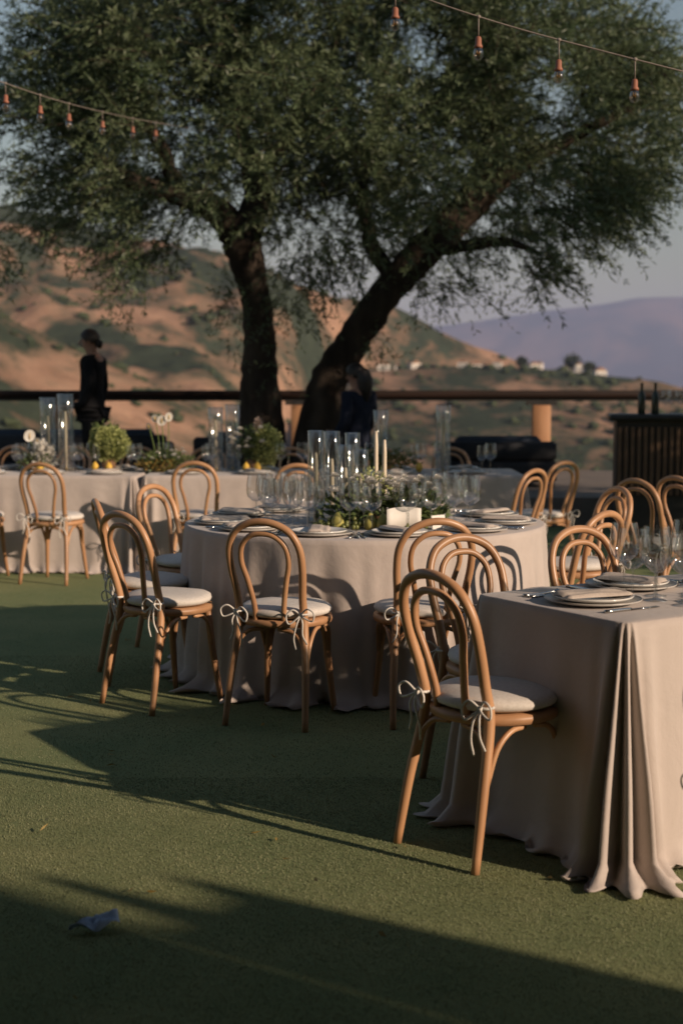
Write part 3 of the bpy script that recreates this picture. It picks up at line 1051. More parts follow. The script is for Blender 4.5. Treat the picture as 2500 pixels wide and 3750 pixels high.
def setting_at(cx, cy, ang, table_word, place, glasses=('big', 'mid', 'flute', 'big'), card=False, full=True):
    """a place setting; ang points from the sitter to the table middle; place tells which one"""
    ca, sa = math.cos(ang), math.sin(ang)

    def at(f, s):   # forward, sideways (to the sitter's right)
        return (cx + f * ca + s * sa, cy + f * sa - s * ca)
    rz = ang - math.pi / 2
    g = ' on ' + table_word
    x, y = at(0, 0)
    tag(link('charger_plate', ME['charger'], None, (x, y, TH), rz), 'grey charger plate ' + place, 'plate', 'chargers' + g)
    tag(link('dinner_plate', ME['plate'], None, (x, y, TH + .007), rz), 'white dinner plate ' + place, 'plate', 'dinner plates' + g)
    tag(link('napkin', ME['napkin'], None, (x, y, TH + .0245), rz + random.uniform(-.5, .5)), 'beige folded napkin ' + place, 'napkin', 'napkins' + g)
    if full:
        for nm, s, w in (('fork', -.185, 'inner steel fork '), ('fork', -.215, 'outer steel fork '), ('knife', .185, 'polished steel knife ')):
            xx, yy = at(-.01, s)
            tag(link(nm, ME[nm], None, (xx, yy, TH), rz), w + place, nm, 'cutlery' + g)
    for k, gk in enumerate(glasses):
        if k < 3:
            xx, yy = at(.20 + .075 * k + random.uniform(-.01, .01), .20 - .055 * k + random.uniform(-.012, .012))
        else:
            xx, yy = at(.20 + random.uniform(-.01, .01), .085 + random.uniform(-.012, .012))
        wn_ = ({'big': 'round-bowled wine glass', 'mid': 'medium wine glass', 'flute': 'slim flute glass'}[gk]) if k < 3 else 'wide water goblet'
        wine_glass((xx, yy, TH), gk, 'clear %s %s' % (wn_, place), 'glassware' + g)
    if card:
        xx, yy = at(.17, -.06)
        o = tag(link('place_card', ME['card'], None, (xx, yy, TH), rz + random.uniform(-.3, .3)), 'small ivory place card ' + place, 'card', 'place cards' + g)
        o.rotation_euler[0] = R(-12)


# ------------------------------------------------------------------ tablecloths and tables
def cloth(outline, normals, corner, name, parent_loc, seed, flare=.05, cflare=.20, amp=.012, camp=.045, puddle=.05, fine=0):
    """outline: Nx2 rim points (ccw); corner: N weights 0..1"""
    outline = np.array(outline); normals = np.array(normals); corner = np.array(corner)
    N = len(outline)
    seg = np.linalg.norm(np.roll(outline, -1, 0) - outline, axis=1)
    s = np.concatenate([[0], np.cumsum(seg)[:-1]])
    per = seg.sum()
    rr = np.random.default_rng(seed)
    wave = np.zeros(N)
    for k in range(9):
        fq = rr.integers(int(per * 2), int(per * 7))
        wave += rr.uniform(.4, 1) * np.cos(2 * math.pi * fq * s / per + rr.uniform(0, 6.3))
    wave /= 3
    ang = np.unwrap(np.arctan2(normals[:, 1], normals[:, 0]))
    cw = np.cos(2 * math.pi * (2.6 * ang / (math.pi / 2) + 9.0 * (s - ang * 0)) + 2.0 * np.sin(7 * s))
    cw = np.sign(cw) * np.abs(cw) ** .8
    mb = MB()
    rows = []
    cen = outline.mean(0)
    for t in (0, .55, .85):     # flat top rings
        rows.append([(*(cen + (outline[i] - cen) * (t if t else .02)), TH) for i in range(N)])
    rows.append([(*(outline[i] - normals[i] * .012), TH) for i in range(N)])
    rows.append([(*(outline[i] - normals[i] * .003), TH - .003) for i in range(N)])
    nd = 26
    for j in range(1, nd + 1):
        t = j / nd
        z = (TH - .004) * (1 - t) + .006
        g = t ** .8
        row = []
        for i in range(N):
            w = corner[i]
            off = flare * t * (1 - w) + cflare * w * (t ** 1.05) + g * (amp * (1 - w) + camp * w) * (wave[i] * (1 - w) + cw[i] * w)
            off += .006 * math.sin(9 * t + s[i] * 8) * t
            if t > .93:
                off += (t - .93) / .07 * puddle * (.45 + .55 * w + .5 * wave[i])
            dz = 0
            if t > .9:
                dz = .012 * (1 + math.sin(s[i] * 46 + 3 * wave[i])) * (t - .9) / .1
            row.append((*(outline[i] + normals[i] * off), z + dz))
        rows.append(row)
    # hem turned under on the grass
    for q, (o_, zz) in enumerate(((.03, .012), (.0, .004))):
        row = []
        for i in range(N):
            x, y, z = rows[3 + 1 + nd][i]
            row.append((x + normals[i][0] * o_ * (1 + wave[i]), y + normals[i][1] * o_ * (1 + wave[i]), zz + .012 * max(0, math.sin(s[i] * 61 + q)) * (1 - q)))
        rows.append(row)
    for row in rows:
        mb.v += [tuple(map(float, (p[0] - parent_loc[0], p[1] - parent_loc[1], p[2]))) for p in row]
    for j in range(len(rows) - 1):
        for i in range(N):
            a, b_ = j * N + i, j * N + (i + 1) % N
            mb.f.append((a, a + N, b_ + N, b_))
    o = mb.build(name, M['linen'])
    o.location = (parent_loc[0], parent_loc[1], 0)
    return o


def rect_cloth(c0, e1, e2, L, Wd, seed, **kw):
    """c0: corner; e1,e2: unit vectors, e1 x e2 = +z"""
    c0, e1, e2 = map(np.array, (c0, e1, e2))
    rc = .035
    P_, Nn, Cc = [], [], []
    cs = [(0, 0), (L, 0), (L, Wd), (0, Wd)]
    dirs = [(1, 0), (0, 1), (-1, 0), (0, -1)]
    for k in range(4):
        a = np.array(cs[k], float); d = np.array(dirs[k], float); ln = (L, Wd, L, Wd)[k]
        nrm = np.array([d[1], -d[0]])
        m_ = int((ln - 2 * rc) / .016)
        for i in range(m_):
            q = rc + (ln - 2 * rc) * i / m_
            dist = min(q, ln - q)
            P_.append(a + d * q); Cc.append(math.exp(-((dist - rc) / .075) ** 2)); Nn.append(nrm)
        d2 = np.array(dirs[(k + 1) % 4], float); n2 = np.array([d2[1], -d2[0]])
        cc = np.array(cs[(k + 1) % 4], float) - d * rc + d2 * rc
        nc = 26
        for i in range(nc):
            th = (math.pi / 2) * i / nc
            nn_ = nrm * math.cos(th) + n2 * math.sin(th)
            P_.append(cc + nn_ * rc); Nn.append(nn_); Cc.append(1.0)
    P_ = [c0 + p[0] * e1 + p[1] * e2 for p in P_]
    Nn = [n_[0] * e1 + n_[1] * e2 for n_ in Nn]
    ctr = c0 + e1 * L / 2 + e2 * Wd / 2
    return cloth(P_, Nn, Cc, 'tablecloth', ctr, seed, **kw), ctr


def table_frame(ctr, rz, L, Wd, lab, group, round_=False):
    e = empty('dining_table', (*ctr, 0), rz)
    if round_:
        MB().lathe([(0, .72), (L, .72), (L, .745), (0, .745)], 40).build('tabletop', M['seatwood'], e)
        rr_ = L * .72
        pts = [(rr_ * math.cos(a), rr_ * math.sin(a)) for a in (.78, 2.35, 3.92, 5.5)]
    else:
        MB().box(-L / 2, L / 2, -Wd / 2, Wd / 2, .72, .745).build('tabletop', M['seatwood'], e, False)
        pts = [(sx * (L / 2 - .1), sy * (Wd / 2 - .1)) for sx in (-1, 1) for sy in (-1, 1)]
    for (x, y) in pts:
        MB().tube([(x, y, 0), (x, y, .72)], .025, 8).build('leg', M['iron'], e)
    tag(e, lab, 'table', group)


RC, RR = np.array([.12, 7.31]), .925
N = 520
ol = [RC + RR * np.array([math.cos(a), math.sin(a)]) for a in np.linspace(0, 2 * math.pi, N, endpoint=False)]
nr = [np.array([math.cos(a), math.sin(a)]) for a in np.linspace(0, 2 * math.pi, N, endpoint=False)]
cw_ = [.10 + .12 * (.5 + .5 * math.sin(5 * a + 1)) for a in np.linspace(0, 2 * math.pi, N, endpoint=False)]
o = cloth(ol, nr, cw_, 'tablecloth', RC, 3, flare=.035, cflare=.09, amp=.020, camp=.045, puddle=.06)
tag(o, 'taupe linen cloth falling to the grass round the circular table', 'tablecloth', 'taupe tablecloths')
table_frame(RC, 0, RR - .02, 0, 'circular dining table hidden under its taupe cloth', 'cloth covered tables', True)

F0 = np.array([.448, 4.74]); FE1 = np.array([.843, .538]); FW = .72
FE2 = np.array([.538, -.843])     # far to near
# corner order needs e1 x e2 = +z: start from the near left corner, run along FE1, width away from the viewer
o, ctr = rect_cloth(F0 + FE2 * FW, FE1, -FE2, 2.6, FW, 5, flare=.03, cflare=.10, amp=.020, camp=.048, puddle=.055)
tag(o, 'taupe linen cloth with cascading corner folds on the nearest long table', 'tablecloth', 'taupe tablecloths')
table_frame(ctr, math.atan2(FE1[1], FE1[0]), 2.54, FW - .05, 'long dining table under the nearest taupe cloth', 'cloth covered tables')

a_ = R(-3)
AE1 = np.array([math.cos(a_), math.sin(a_)]); AE2 = np.array([-AE1[1], AE1[0]])
A1 = np.array([-1.60, 11.00])
A0 = A1 - AE1 * 2.7
o, ctr = rect_cloth(A0, AE1, AE2, 2.7, .95, 8, flare=.03, cflare=.11, amp=.016, camp=.06, puddle=.04)
tag(o, 'taupe cloth with bunched corner folds on the long table under the tall candles', 'tablecloth', 'taupe tablecloths')
table_frame(ctr, a_, 2.64, .9, 'long dining table behind the pair of bentwood chairs on the grass', 'cloth covered tables')
B0 = np.array([-1.545, 11.03])
o, ctr = rect_cloth(B0, np.array([1., 0]), np.array([0, 1.]), 2.98, .95, 9, flare=.03, cflare=.07, amp=.014, camp=.05, puddle=.05)
tag(o, 'taupe cloth on the long table in front of the olive trunks', 'tablecloth', 'taupe tablecloths')
table_frame(ctr, 0, 2.92, .9, 'long dining table in front of the olive trunks', 'cloth covered tables')


# ------------------------------------------------------------------ bentwood chair
def make_chair():
    e = empty('bentwood_chair')
    half = [(-.185, -.245, 0), (-.172, -.205, .22), (-.150, -.160, .44), (-.150, -.180, .56), (-.163, -.215, .68), (-.160, -.242, .775), (-.125, -.262, .845), (-.065, -.272, .880), (0, -.275, .890)]
    full = half + [(-x, y, z) for x, y, z in half[-2::-1]]
    rad = [.0135, .0165, .0175, .017, .0165, .016, .016, .016, .016]
    MB().tube(full, rad + rad[-2::-1], 10, 5).build('back_hoop', M['wood'], e)
    half = [(-.066, -.176, .43), (-.068, -.188, .52), (-.088, -.212, .63), (-.108, -.234, .715), (-.098, -.250, .785), (-.055, -.262, .828), (0, -.265, .838)]
    full = half + [(-x, y, z) for x, y, z in half[-2::-1]]
    MB().tube(full, .0125, 8, 5).build('inner_hoop', M['wood'], e)
    MB().lathe([(0, .425), (.185, .425), (.203, .430), (.207, .445), (.203, .458), (.17, .460), (0, .456)], 36).build('seat', M['seatwood'], e)
    for sx in (-1, 1):
        MB().tube([(sx * .135, .125, .43), (sx * .145, .142, .25), (sx * .165, .175, 0)], [.018, .0165, .0125], 10, 4).build('leg', M['wood'], e)
    arcs = []
    for sx in (-1, 1):
        arcs += [[(sx * .166, -.192, .25), (sx * .150, -.178, .35), (sx * .105, -.165, .405), (sx * .03, -.160, .418)],
                 [(sx * .168, -.185, .26), (sx * .172, -.150, .36), (sx * .172, -.095, .410), (sx * .168, -.03, .418)],
                 [(sx * .150, .140, .26), (sx * .162, .110, .36), (sx * .168, .07, .405), (sx * .168, .01, .418)],
                 [(sx * .140, .150, .26), (sx * .120, .150, .36), (sx * .085, .150, .405), (sx * .02, .150, .418)]]
    for a in arcs:
        MB().tube(a, .0095, 7, 4).build('brace', M['wood'], e)
    # cushion
    cb = MB()
    prof = [(0, .462), (.12, .462), (.175, .464), (.198, .474), (.203, .486), (.198, .497), (.178, .508), (.12, .517), (.05, .519), (0, .518)]
    cb.lathe(prof, 40)
    cb.v = [(x * (1 + .012 * math.sin(5 * math.atan2(y, x) + 1)), y * (1 + .012 * math.sin(4 * math.atan2(y, x))), z + (.004 * math.sin(14 * x + 3) * math.cos(17 * y) if z > .49 else 0)) for x, y, z in cb.v]
    cu = cb.build('cushion', M['cushion'], e)
    for sx in (-1, 1):
        tb = MB()
        cx, cy, cz = sx * .150, -.172, .492
        ring = [(cx + .021 * math.cos(a), cy + .021 * math.sin(a), cz) for a in np.linspace(0, 2 * math.pi, 9)]
        tb.tube(ring, .0045, 6)
        tb.tube([(sx * .12, -.15, .488), (cx - sx * .005, cy - .018, cz)], .004, 5)
        k = (cx - sx * .002, cy - .026, cz)
        tb.blob(k, (.010, .008, .009), 8, 5)

        def L_(*pts):
            tb.tube([(k[0] + sx * p[0], k[1] + p[1], k[2] + p[2]) for p in pts], .0038, 5, 5)
        L_((0, 0, 0), (.035, -.014, .028), (.066, -.018, .012), (.058, -.014, -.022), (.022, -.010, -.012), (0, 0, 0))
        L_((0, 0, 0), (-.030, -.016, .022), (-.058, -.020, -.004), (-.048, -.018, -.04), (-.014, -.010, -.016), (0, 0, 0))
        L_((0, 0, 0), (.014, -.015, -.035), (.012, -.010, -.085), (.03, -.004, -.125))
        L_((0, 0, 0), (-.012, -.016, -.04), (-.028, -.010, -.10), (-.022, -.002, -.15))
        tb.build('tie', M['tie'], cu)
    return e


proto = make_chair()
used = [False]


def chair(x, y, fx, fy, lab, group, wob=True):
    c = proto if not used[0] else copy_tree(proto)
    used[0] = True
    c.location = (x, y, 0)
    c.rotation_euler = (0, 0, -math.atan2(fx, fy))
    tag(c, lab, 'chair', group)
    return c


G1, G2, G3, G4 = 'chairs at the nearest long table', 'chairs round the circular table', 'chairs on the near side of the back tables', 'chairs on the far side of the back tables'
chair(.485, 4.44, .80, .60, 'bentwood chair with white bow-tied cushion at the end of the nearest long table', G1)
chair(.585, 5.08, .50, -.866, 'bentwood chair tucked behind the nearest long table, next to its end', G1)
chair(1.085, 5.40, .53, -.85, 'bentwood chair seen through wine glasses behind the nearest long table', G1)
chair(1.66, 4.16, -.50, .866, 'bentwood chair cut by the frame at the open side of the nearest table', G1)
chair(-.245, 6.19, .337, .94, 'bentwood chair standing square before the circular table with its back fully seen', G2)
chair(-.80, 6.50, .70, .715, 'bentwood chair turned toward the circular table, its cushion tie hanging from the back', G2)
chair(-.95, 7.06, .96, .27, 'bentwood chair seen almost edge-on behind the turned one', G2)
chair(.345, 6.22, -.22, .975, 'bentwood chair half hidden behind the nearest chair at the circular table', G2)
chair(.985, 6.50, -.72, .69, 'bentwood chair at the circular table behind the near wine glasses', G2)
chair(-.84, 7.90, .86, -.5, 'bentwood chair showing only its curved top at the side of the circular table', G2)
chair(1.28, 7.75, -.93, -.37, 'bentwood chair in shade on the far side of the circular table', G2)
chair(-2.13, 10.58, .24, .97, 'bentwood chair standing whole on the sunlit grass at the back table', G3)
chair(-2.76, 10.72, .2, .98, 'bentwood chair cut by the frame beside the whole one at the back table', G3)
chair(-1.06, 10.74, .10, .99, 'bentwood chair beside the bunched cloth corner of the back table', G3)
chair(-.30, 10.45, .05, 1, 'bentwood chair behind the circular table candles, facing the back table', G3)
chair(1.50, 10.78, -.60, .80, 'bentwood chair angled at the end of the back table by the cedar post', G3)
chair(1.10, 9.72, -.75, .66, 'bentwood chair standing loose between the circular and back tables', G3)
chair(1.98, 8.70, .80, .60, 'sunlit bentwood chair alone on the grass before the bar', 'loose chairs before the bar')
chair(2.28, 8.95, .80, .60, 'sunlit bentwood chair behind the lone one before the bar', 'loose chairs before the bar')
for (x, y, lab) in ((-3.10, 13.0, 'far-side bentwood chair behind the white anthurium'), (-2.52, 12.90, 'far-side bentwood chair behind the tallest candles'),
                    (-1.90, 12.78, 'far-side bentwood chair between the lime blossom and the anthurium stems'), (-1.20, 12.66, 'far-side bentwood chair behind the second pair of tall candles'),
                    (-.44, 12.62, 'far-side bentwood chair beside the tall green bouquet'), (.36, 12.62, 'far-side bentwood chair behind the free-standing tapers'),
                    (1.00, 12.62, 'far-side bentwood chair framed by back table wine glasses')):
    chair(x, y, .05 if x > -1.5 else -.18, -1, lab, G4)

# ------------------------------------------------------------------ settings on the tables
word = 'the circular table'
RP = ((-108, 'before the square-on chair at the circular table'), (-141, 'before the turned chair at the circular table'), (-168, 'before the edge-on chair at the circular table'),
      (-78, 'before the half hidden chair at the circular table'), (-44, 'before the chair behind the near wine glasses'), (155, 'by the chair showing only its curved top'),
      (22, 'by the shaded chair across the circular table'), (60, 'on the circular table side toward the loose chair'), (100, 'farthest across the circular table, behind its tapers'),
      (130, 'across the circular table behind the tallest cylinder'), (-12, 'on the circular table edge facing the bar'))
for k, (ad_, pl_) in enumerate(RP):
    a = R(ad_)
    p = RC + (RR - .20) * np.array([math.cos(a), math.sin(a)])
    setting_at(p[0], p[1], a + math.pi, word, pl_, card=(k in (4, 8)))
wF = 'the nearest long table'
for k, (u, v, d, pl_) in enumerate(((.20, .36, (1, 0), 'at the end of the nearest long table'), (.55, .17, (0, 1), 'before the tucked chair of the nearest long table'),
                                    (1.12, .17, (0, 1), 'on the nearest table before the chair seen through glasses'), (.72, .55, (0, -1), 'on the open side of the nearest table near its folds'),
                                    (1.30, .55, (0, -1), 'on the open side of the nearest table at the frame'))):
    p = F0 + FE1 * u + FE2 * v
    dv = FE1 * d[0] + FE2 * d[1]
    setting_at(p[0], p[1], math.atan2(dv[1], dv[0]), wF, pl_)
for k, (u, v, kd, lb_) in enumerate(((.47, .22, 'big', 'clear wine glass standing nearest the napkin at the nearest table end'), (.60, .40, 'mid', 'clear wine glass mid-table just past the end setting'),
                                     (.86, .34, 'big', 'clear broad wine glass glinting mid-table on the nearest table'), (.95, .44, 'flute', 'clear flute glinting beside the broad mid-table glass'),
                                     (.72, .26, 'big', 'clear wine glass between the two sides of the nearest table settings'), (.78, .46, 'mid', 'clear wine glass set back from the cascading folds of the nearest table'),
                                     (1.05, .36, 'big', 'clear wine glass just before the leafy centrepiece at the frame edge'))):
    p = F0 + FE1 * u + FE2 * v
    wine_glass((p[0], p[1], TH), kd, lb_, 'glassware on the nearest long table')
ORD = ('first', 'second', 'third', 'fourth', 'fifth')
for k in range(5):
    p = A0 + AE1 * (.55 + k * .47) + AE2 * .2
    setting_at(p[0], p[1], a_ + math.pi / 2, 'the tall candle table', 'at the %s near place from the bunched corner, tall candle table' % ORD[4 - k], ('big', 'mid'), full=False)
    p = A0 + AE1 * (.55 + k * .47) + AE2 * .75
    setting_at(p[0], p[1], a_ - math.pi / 2, 'the tall candle table', 'at the %s far place from the bunched corner, tall candle table' % ORD[4 - k], ('big', 'flute'), full=False)
    p = B0 + np.array([.30 + k * .56, .2])
    setting_at(p[0], p[1], math.pi / 2, 'the table before the trunks', 'at the %s near place from the bunched corner, trunk-side table' % ORD[k], ('big', 'mid'), full=False)
    p = B0 + np.array([.30 + k * .56, .75])
    setting_at(p[0], p[1], -math.pi / 2, 'the table before the trunks', 'at the %s far place from the bunched corner, trunk-side table' % ORD[k], ('big', 'flute'), full=False)

# ------------------------------------------------------------------ candles
def candle(x, y, h, r, lab, group, holder=True):
    e = empty('taper_candle', (x, y, TH))
    MB().lathe([(.001, .015), (r, .015), (r, .02), (r * .92, .015 + h * .85), (r * .62, .015 + h), (.002, .018 + h)], 12).build('candle_stick', M['wax'], e)
    MB().tube([(0, 0, .015 + h), (.002, 0, .03 + h)], .0015, 5).build('wick', M['wick'], e)
    MB().lathe([(0, .0), (.035, .0), (.035, .006), (.014, .010), (.014, .03), (r + .002, .032)], 16).build('holder', M['brass'], e)
    tag(e, lab, 'candle', group)


def cyl_vase(x, y, h, r, lab, group):
    e = empty('hurricane_vase', (x, y, TH))
    MB().lathe([(0, .004), (r - .004, .004), (r, .0), (r, h - .002), (r - .0015, h), (r - .003, h - .002), (r - .003, .006)], 28).build('cylinder', M['vase'], e)
    MB().lathe([(r - .003, h - .002), (r - .001, h + .001), (r + .001, h - .002), (r - .001, h - .004), (r - .003, h - .002)], 28).build('rim', M['vase'], e)
    tag(e, lab, 'vase', group)


def lit_pair(x, y, h, ch, r, where, group, n=1):
    cyl_vase(x, y, h, r, 'clear glass cylinder vase ' + where, group + ' vases')
    candle(x, y, ch, .012, 'ivory taper candle inside the glass cylinder ' + where, group + ' candles')


lit_pair(-2.25, 11.62, .63, .47, .065, 'tallest beside the lime blossom', 'back table cylinders')
lit_pair(-2.42, 11.75, .60, .43, .065, 'just behind the tallest one', 'back table cylinders')
lit_pair(-1.02, 11.55, .52, .40, .060, 'left of the tall green bouquet', 'back table cylinders')
lit_pair(-.90, 11.78, .54, .38, .060, 'behind the pair left of the tall bouquet', 'back table cylinders')
lit_pair(.82, 11.50, .54, .42, .060, 'among wine glasses toward the cedar post', 'back table cylinders')
lit_pair(.32, 11.62, .50, .36, .060, 'behind the free-standing tapers', 'back table cylinders')
lit_pair(-.13, 7.22, .47, .34, .042, 'tallest on the circular table', 'circular table cylinders')
lit_pair(-.05, 7.42, .46, .30, .042, 'second on the circular table, close behind the tallest', 'circular table cylinders')
lit_pair(.10, 7.50, .36, .22, .042, 'shortest on the circular table', 'circular table cylinders')
lit_pair(.02, 7.14, .40, .27, .042, 'beside the bare tapers, nearer the sitters', 'circular table cylinders')
lit_pair(.06, 7.78, .44, .33, .042, 'farthest back on the circular table', 'circular table cylinders')
candle(.175, 7.22, .45, .012, 'bare ivory taper candle taller of the free-standing two', 'bare tapers on the circular table')
candle(.215, 7.12, .41, .012, 'bare ivory taper candle shorter of the free-standing two', 'bare tapers on the circular table')

# ------------------------------------------------------------------ flowers and fruit
def cluster(c, r, n, L, Wd, mat, name, parent, up=.3, shell=.55, cup=.1):
    P_ = rng.normal(size=(n, 3)); P_ /= np.linalg.norm(P_, axis=1, keepdims=True)
    rad = rng.uniform(shell, 1, (n, 1))
    Dn = P_ + rng.normal(0, .5, (n, 3)) + np.array([0, 0, up])
    P_ = P_ * rad * np.array(r) * (1 + .18 * np.sin(P_[:, :1] * 7 + c[0] * 9) * np.cos(P_[:, 1:2] * 6)) + np.array(c)
    return tag(link(name, leaves_mesh(name, P_, Dn, rng.uniform(L * .7, L * 1.3, n), rng.uniform(Wd * .7, Wd * 1.3, n), M[mat], cup), parent), kind='stuff')


def blossom(c, r, mat, parent, petals=9):
    mb = MB()
    for ring, (rr_, zz, k) in enumerate(((r, .0, petals), (r * .66, r * .28, petals - 2), (r * .36, r * .45, petals - 4))):
        for i in range(k):
            a = 2 * math.pi * (i + .4 * ring) / k
            ca, sa = math.cos(a), math.sin(a)
            b0 = len(mb.v)
            for (u, w, z) in ((.1, 0, zz * .3), (.55, .36, zz + .06 * r), (.9, .28, zz + .30 * r), (1, 0, zz + .36 * r), (.9, -.28, zz + .30 * r), (.55, -.36, zz + .06 * r)):
                mb.v.append((c[0] + rr_ * (u * ca - w * sa), c[1] + rr_ * (u * sa + w * ca), c[2] + z))
            mb.f.append(tuple(b0 + q for q in range(6)))
    return mb.build('blossom', M[mat], parent)


def anthurium(mb_st, base, tip, size, parent, face):
    mid = [(base[i] + tip[i]) / 2 + (.01 if i < 2 else 0) for i in range(3)]
    MB().tube([base, mid, tip], .0035, 6, 4).build('stem', M['stem'], parent)
    mb = MB()
    nn = 18
    fx, fy = math.cos(face), math.sin(face)
    mb.v.append((tip[0], tip[1], tip[2]))
    for i in range(nn):
        a = 2 * math.pi * i / nn
        rr_ = size * (1 - .35 * math.cos(a)) * (.8 + .2 * abs(math.sin(a / 2)))
        u, w = rr_ * math.sin(a) * .85, -rr_ * math.cos(a)
        bend = .25 * (u * u + w * w) / size
        mb.v.append((tip[0] - fy * u + fx * bend, tip[1] + fx * u + fy * bend, tip[2] + w * .95))
    for i in range(nn):
        mb.f.append((0, 1 + i, 1 + (i + 1) % nn))
    mb.build('spathe', M['white_petal'], parent)
    MB().tube([(tip[0] + fx * .006, tip[1] + fy * .006, tip[2] - .005), (tip[0] + fx * .02, tip[1] + fy * .02, tip[2] + size * .8)], [.005, .0025], 6).build('spadix', M['lemon'], parent)


def pot(e, r=.055, h=.11):
    MB().lathe([(0, 0), (r * .75, 0), (r * .95, h * .35), (r, h * .7), (r * .85, h), (r * .78, h), (r * .85, h * .7)], 20).build('pot', M['terracotta'], e)


# lime blossom ball in terracotta
e = empty('flower_arrangement', (-1.90, 11.62, TH))
pot(e)
cluster((0, 0, .22), (.16, .135, .14), 3200, .022, .018, 'lime_floret', 'floret_mass', e, shell=.72)
cluster((0, 0, .20), (.13, .11, .11), 300, .05, .018, 'herb_leaf', 'foliage', e, shell=.3)
cluster((-.02, 0, .32), (.11, .09, .10), 120, .05, .012, 'herb_leaf', 'foliage', e, shell=.3)
tag(e, 'round mass of lime green blossom in a terracotta pot', 'flowers', 'bouquets on the back tables')
# tall mixed bouquet
e = empty('flower_arrangement', (-.72, 11.52, TH))
pot(e, .06, .10)
cluster((.03, 0, .22), (.17, .13, .16), 1200, .034, .012, 'herb_leaf', 'foliage', e, shell=.4)
cluster((.11, -.04, .21), (.12, .11, .17), 2000, .021, .017, 'lime_floret', 'floret_mass', e, shell=.6)
cluster((.05, -.02, .36), (.035, .035, .075), 300, .022, .018, 'blush_petal', 'blossom_spike', e, shell=.5)
for q in range(20):
    blossom((random.uniform(-.19, .10), random.uniform(-.15, -.02), random.uniform(.20, .36)), random.uniform(.022, .036), 'white_petal', e)
tag(e, 'tall bouquet of green foliage with blush blossom spike before the olive trunk', 'flowers', 'bouquets on the back tables')
# anthurium group
e = empty('flower_arrangement', (-2.50, 11.60, TH))
pot(e, .05, .08)
anthurium(None, (0, 0, .06), (-.04, -.02, .27), .055, e, R(-60))
anthurium(None, (0, 0, .06), (.03, 0, .23), .035, e, R(-110))
cluster((.07, 0, .13), (.085, .07, .12), 260, .045, .035, 'white_petal', 'orchid_spray', e, shell=.4)
cluster((.0, 0, .08), (.13, .1, .07), 300, .05, .016, 'herb_leaf', 'foliage', e, shell=.3)
tag(e, 'white anthurium bloom with pale orchids at the table edge', 'flowers', 'bouquets on the back tables')
# tall anthurium stems over low garland
e = empty('flower_arrangement', (-1.45, 11.50, TH))
pot(e, .05, .07)
for (bx, tx, tz, sz, fa) in ((-.02, -.05, .42, .035, -100), (.0, .0, .40, .045, -80), (.03, .055, .43, .040, -60), (-.05, -.10, .36, .028, -120)):
    anthurium(None, (bx, 0, .05), (tx, -.01, tz), sz, e, R(fa))
cluster((.02, 0, .07), (.24, .13, .10), 1100, .035, .013, 'herb_leaf', 'foliage', e, shell=.3)
cluster((-.02, -.06, .05), (.20, .08, .06), 420, .025, .014, 'gold_leaf', 'golden_foliage', e, shell=.4)
for q in range(16):
    blossom((random.uniform(-.18, .2), random.uniform(-.13, .03), random.uniform(.10, .19)), random.uniform(.016, .026), 'white_petal', e)
tag(e, 'low white flowers under tall white anthurium stems', 'flowers', 'bouquets on the back tables')
# low bouquet on right of back table
e = empty('flower_arrangement', (.36, 11.45, TH))
pot(e, .05, .07)
cluster((0, 0, .09), (.26, .12, .10), 900, .035, .013, 'herb_leaf', 'foliage', e, shell=.3)
cluster((.05, -.04, .08), (.16, .07, .06), 260, .03, .014, 'gold_leaf', 'golden_foliage', e, shell=.4)
for q in range(9):
    blossom((random.uniform(-.2, .2), random.uniform(-.12, .03), random.uniform(.10, .19)), random.uniform(.016, .024), 'white_petal', e)
tag(e, 'low leafy bouquet with small white blooms behind the bare tapers', 'flowers', 'bouquets on the back tables')
# circular table centrepiece
e = empty('flower_arrangement', (.20, 7.05, TH))
pot(e, .05, .07)
cluster((0, .05, .07), (.34, .20, .10), 1300, .040, .020, 'herb_leaf', 'foliage', e, shell=.25)
cluster((.17, .08, .09), (.13, .10, .09), 300, .045, .028, 'herb_leaf', 'foliage', e, shell=.3)
cluster((-.05, .0, .20), (.10, .08, .10), 150, .025, .010, 'lime_floret', 'floret_mass', e, shell=.3)
for q in range(34):
    blossom((random.uniform(-.26, .30), random.uniform(-.14, .1), random.uniform(.09, .25)), random.uniform(.024, .042), 'white_petal', e)
tag(e, 'loose centrepiece of white blooms and leaves on the circular table', 'flowers', 'centrepieces')
# near table centrepiece at the frame edge
pF = F0 + FE1 * 1.42 + FE2 * .36
e = empty('flower_arrangement', (*pF, TH))
pot(e, .06, .08)
cluster((-.03, 0, .13), (.30, .22, .15), 1200, .05, .017, 'herb_leaf', 'foliage', e, shell=.25)
cluster((-.14, -.02, .06), (.15, .13, .07), 300, .03, .015, 'gold_leaf', 'golden_foliage', e, shell=.4)
for q in range(10):
    blossom((random.uniform(-.22, .15), random.uniform(-.12, .1), random.uniform(.12, .26)), random.uniform(.018, .03), 'white_petal', e)
tag(e, 'leafy centrepiece at the frame edge on the nearest long table', 'flowers', 'centrepieces')

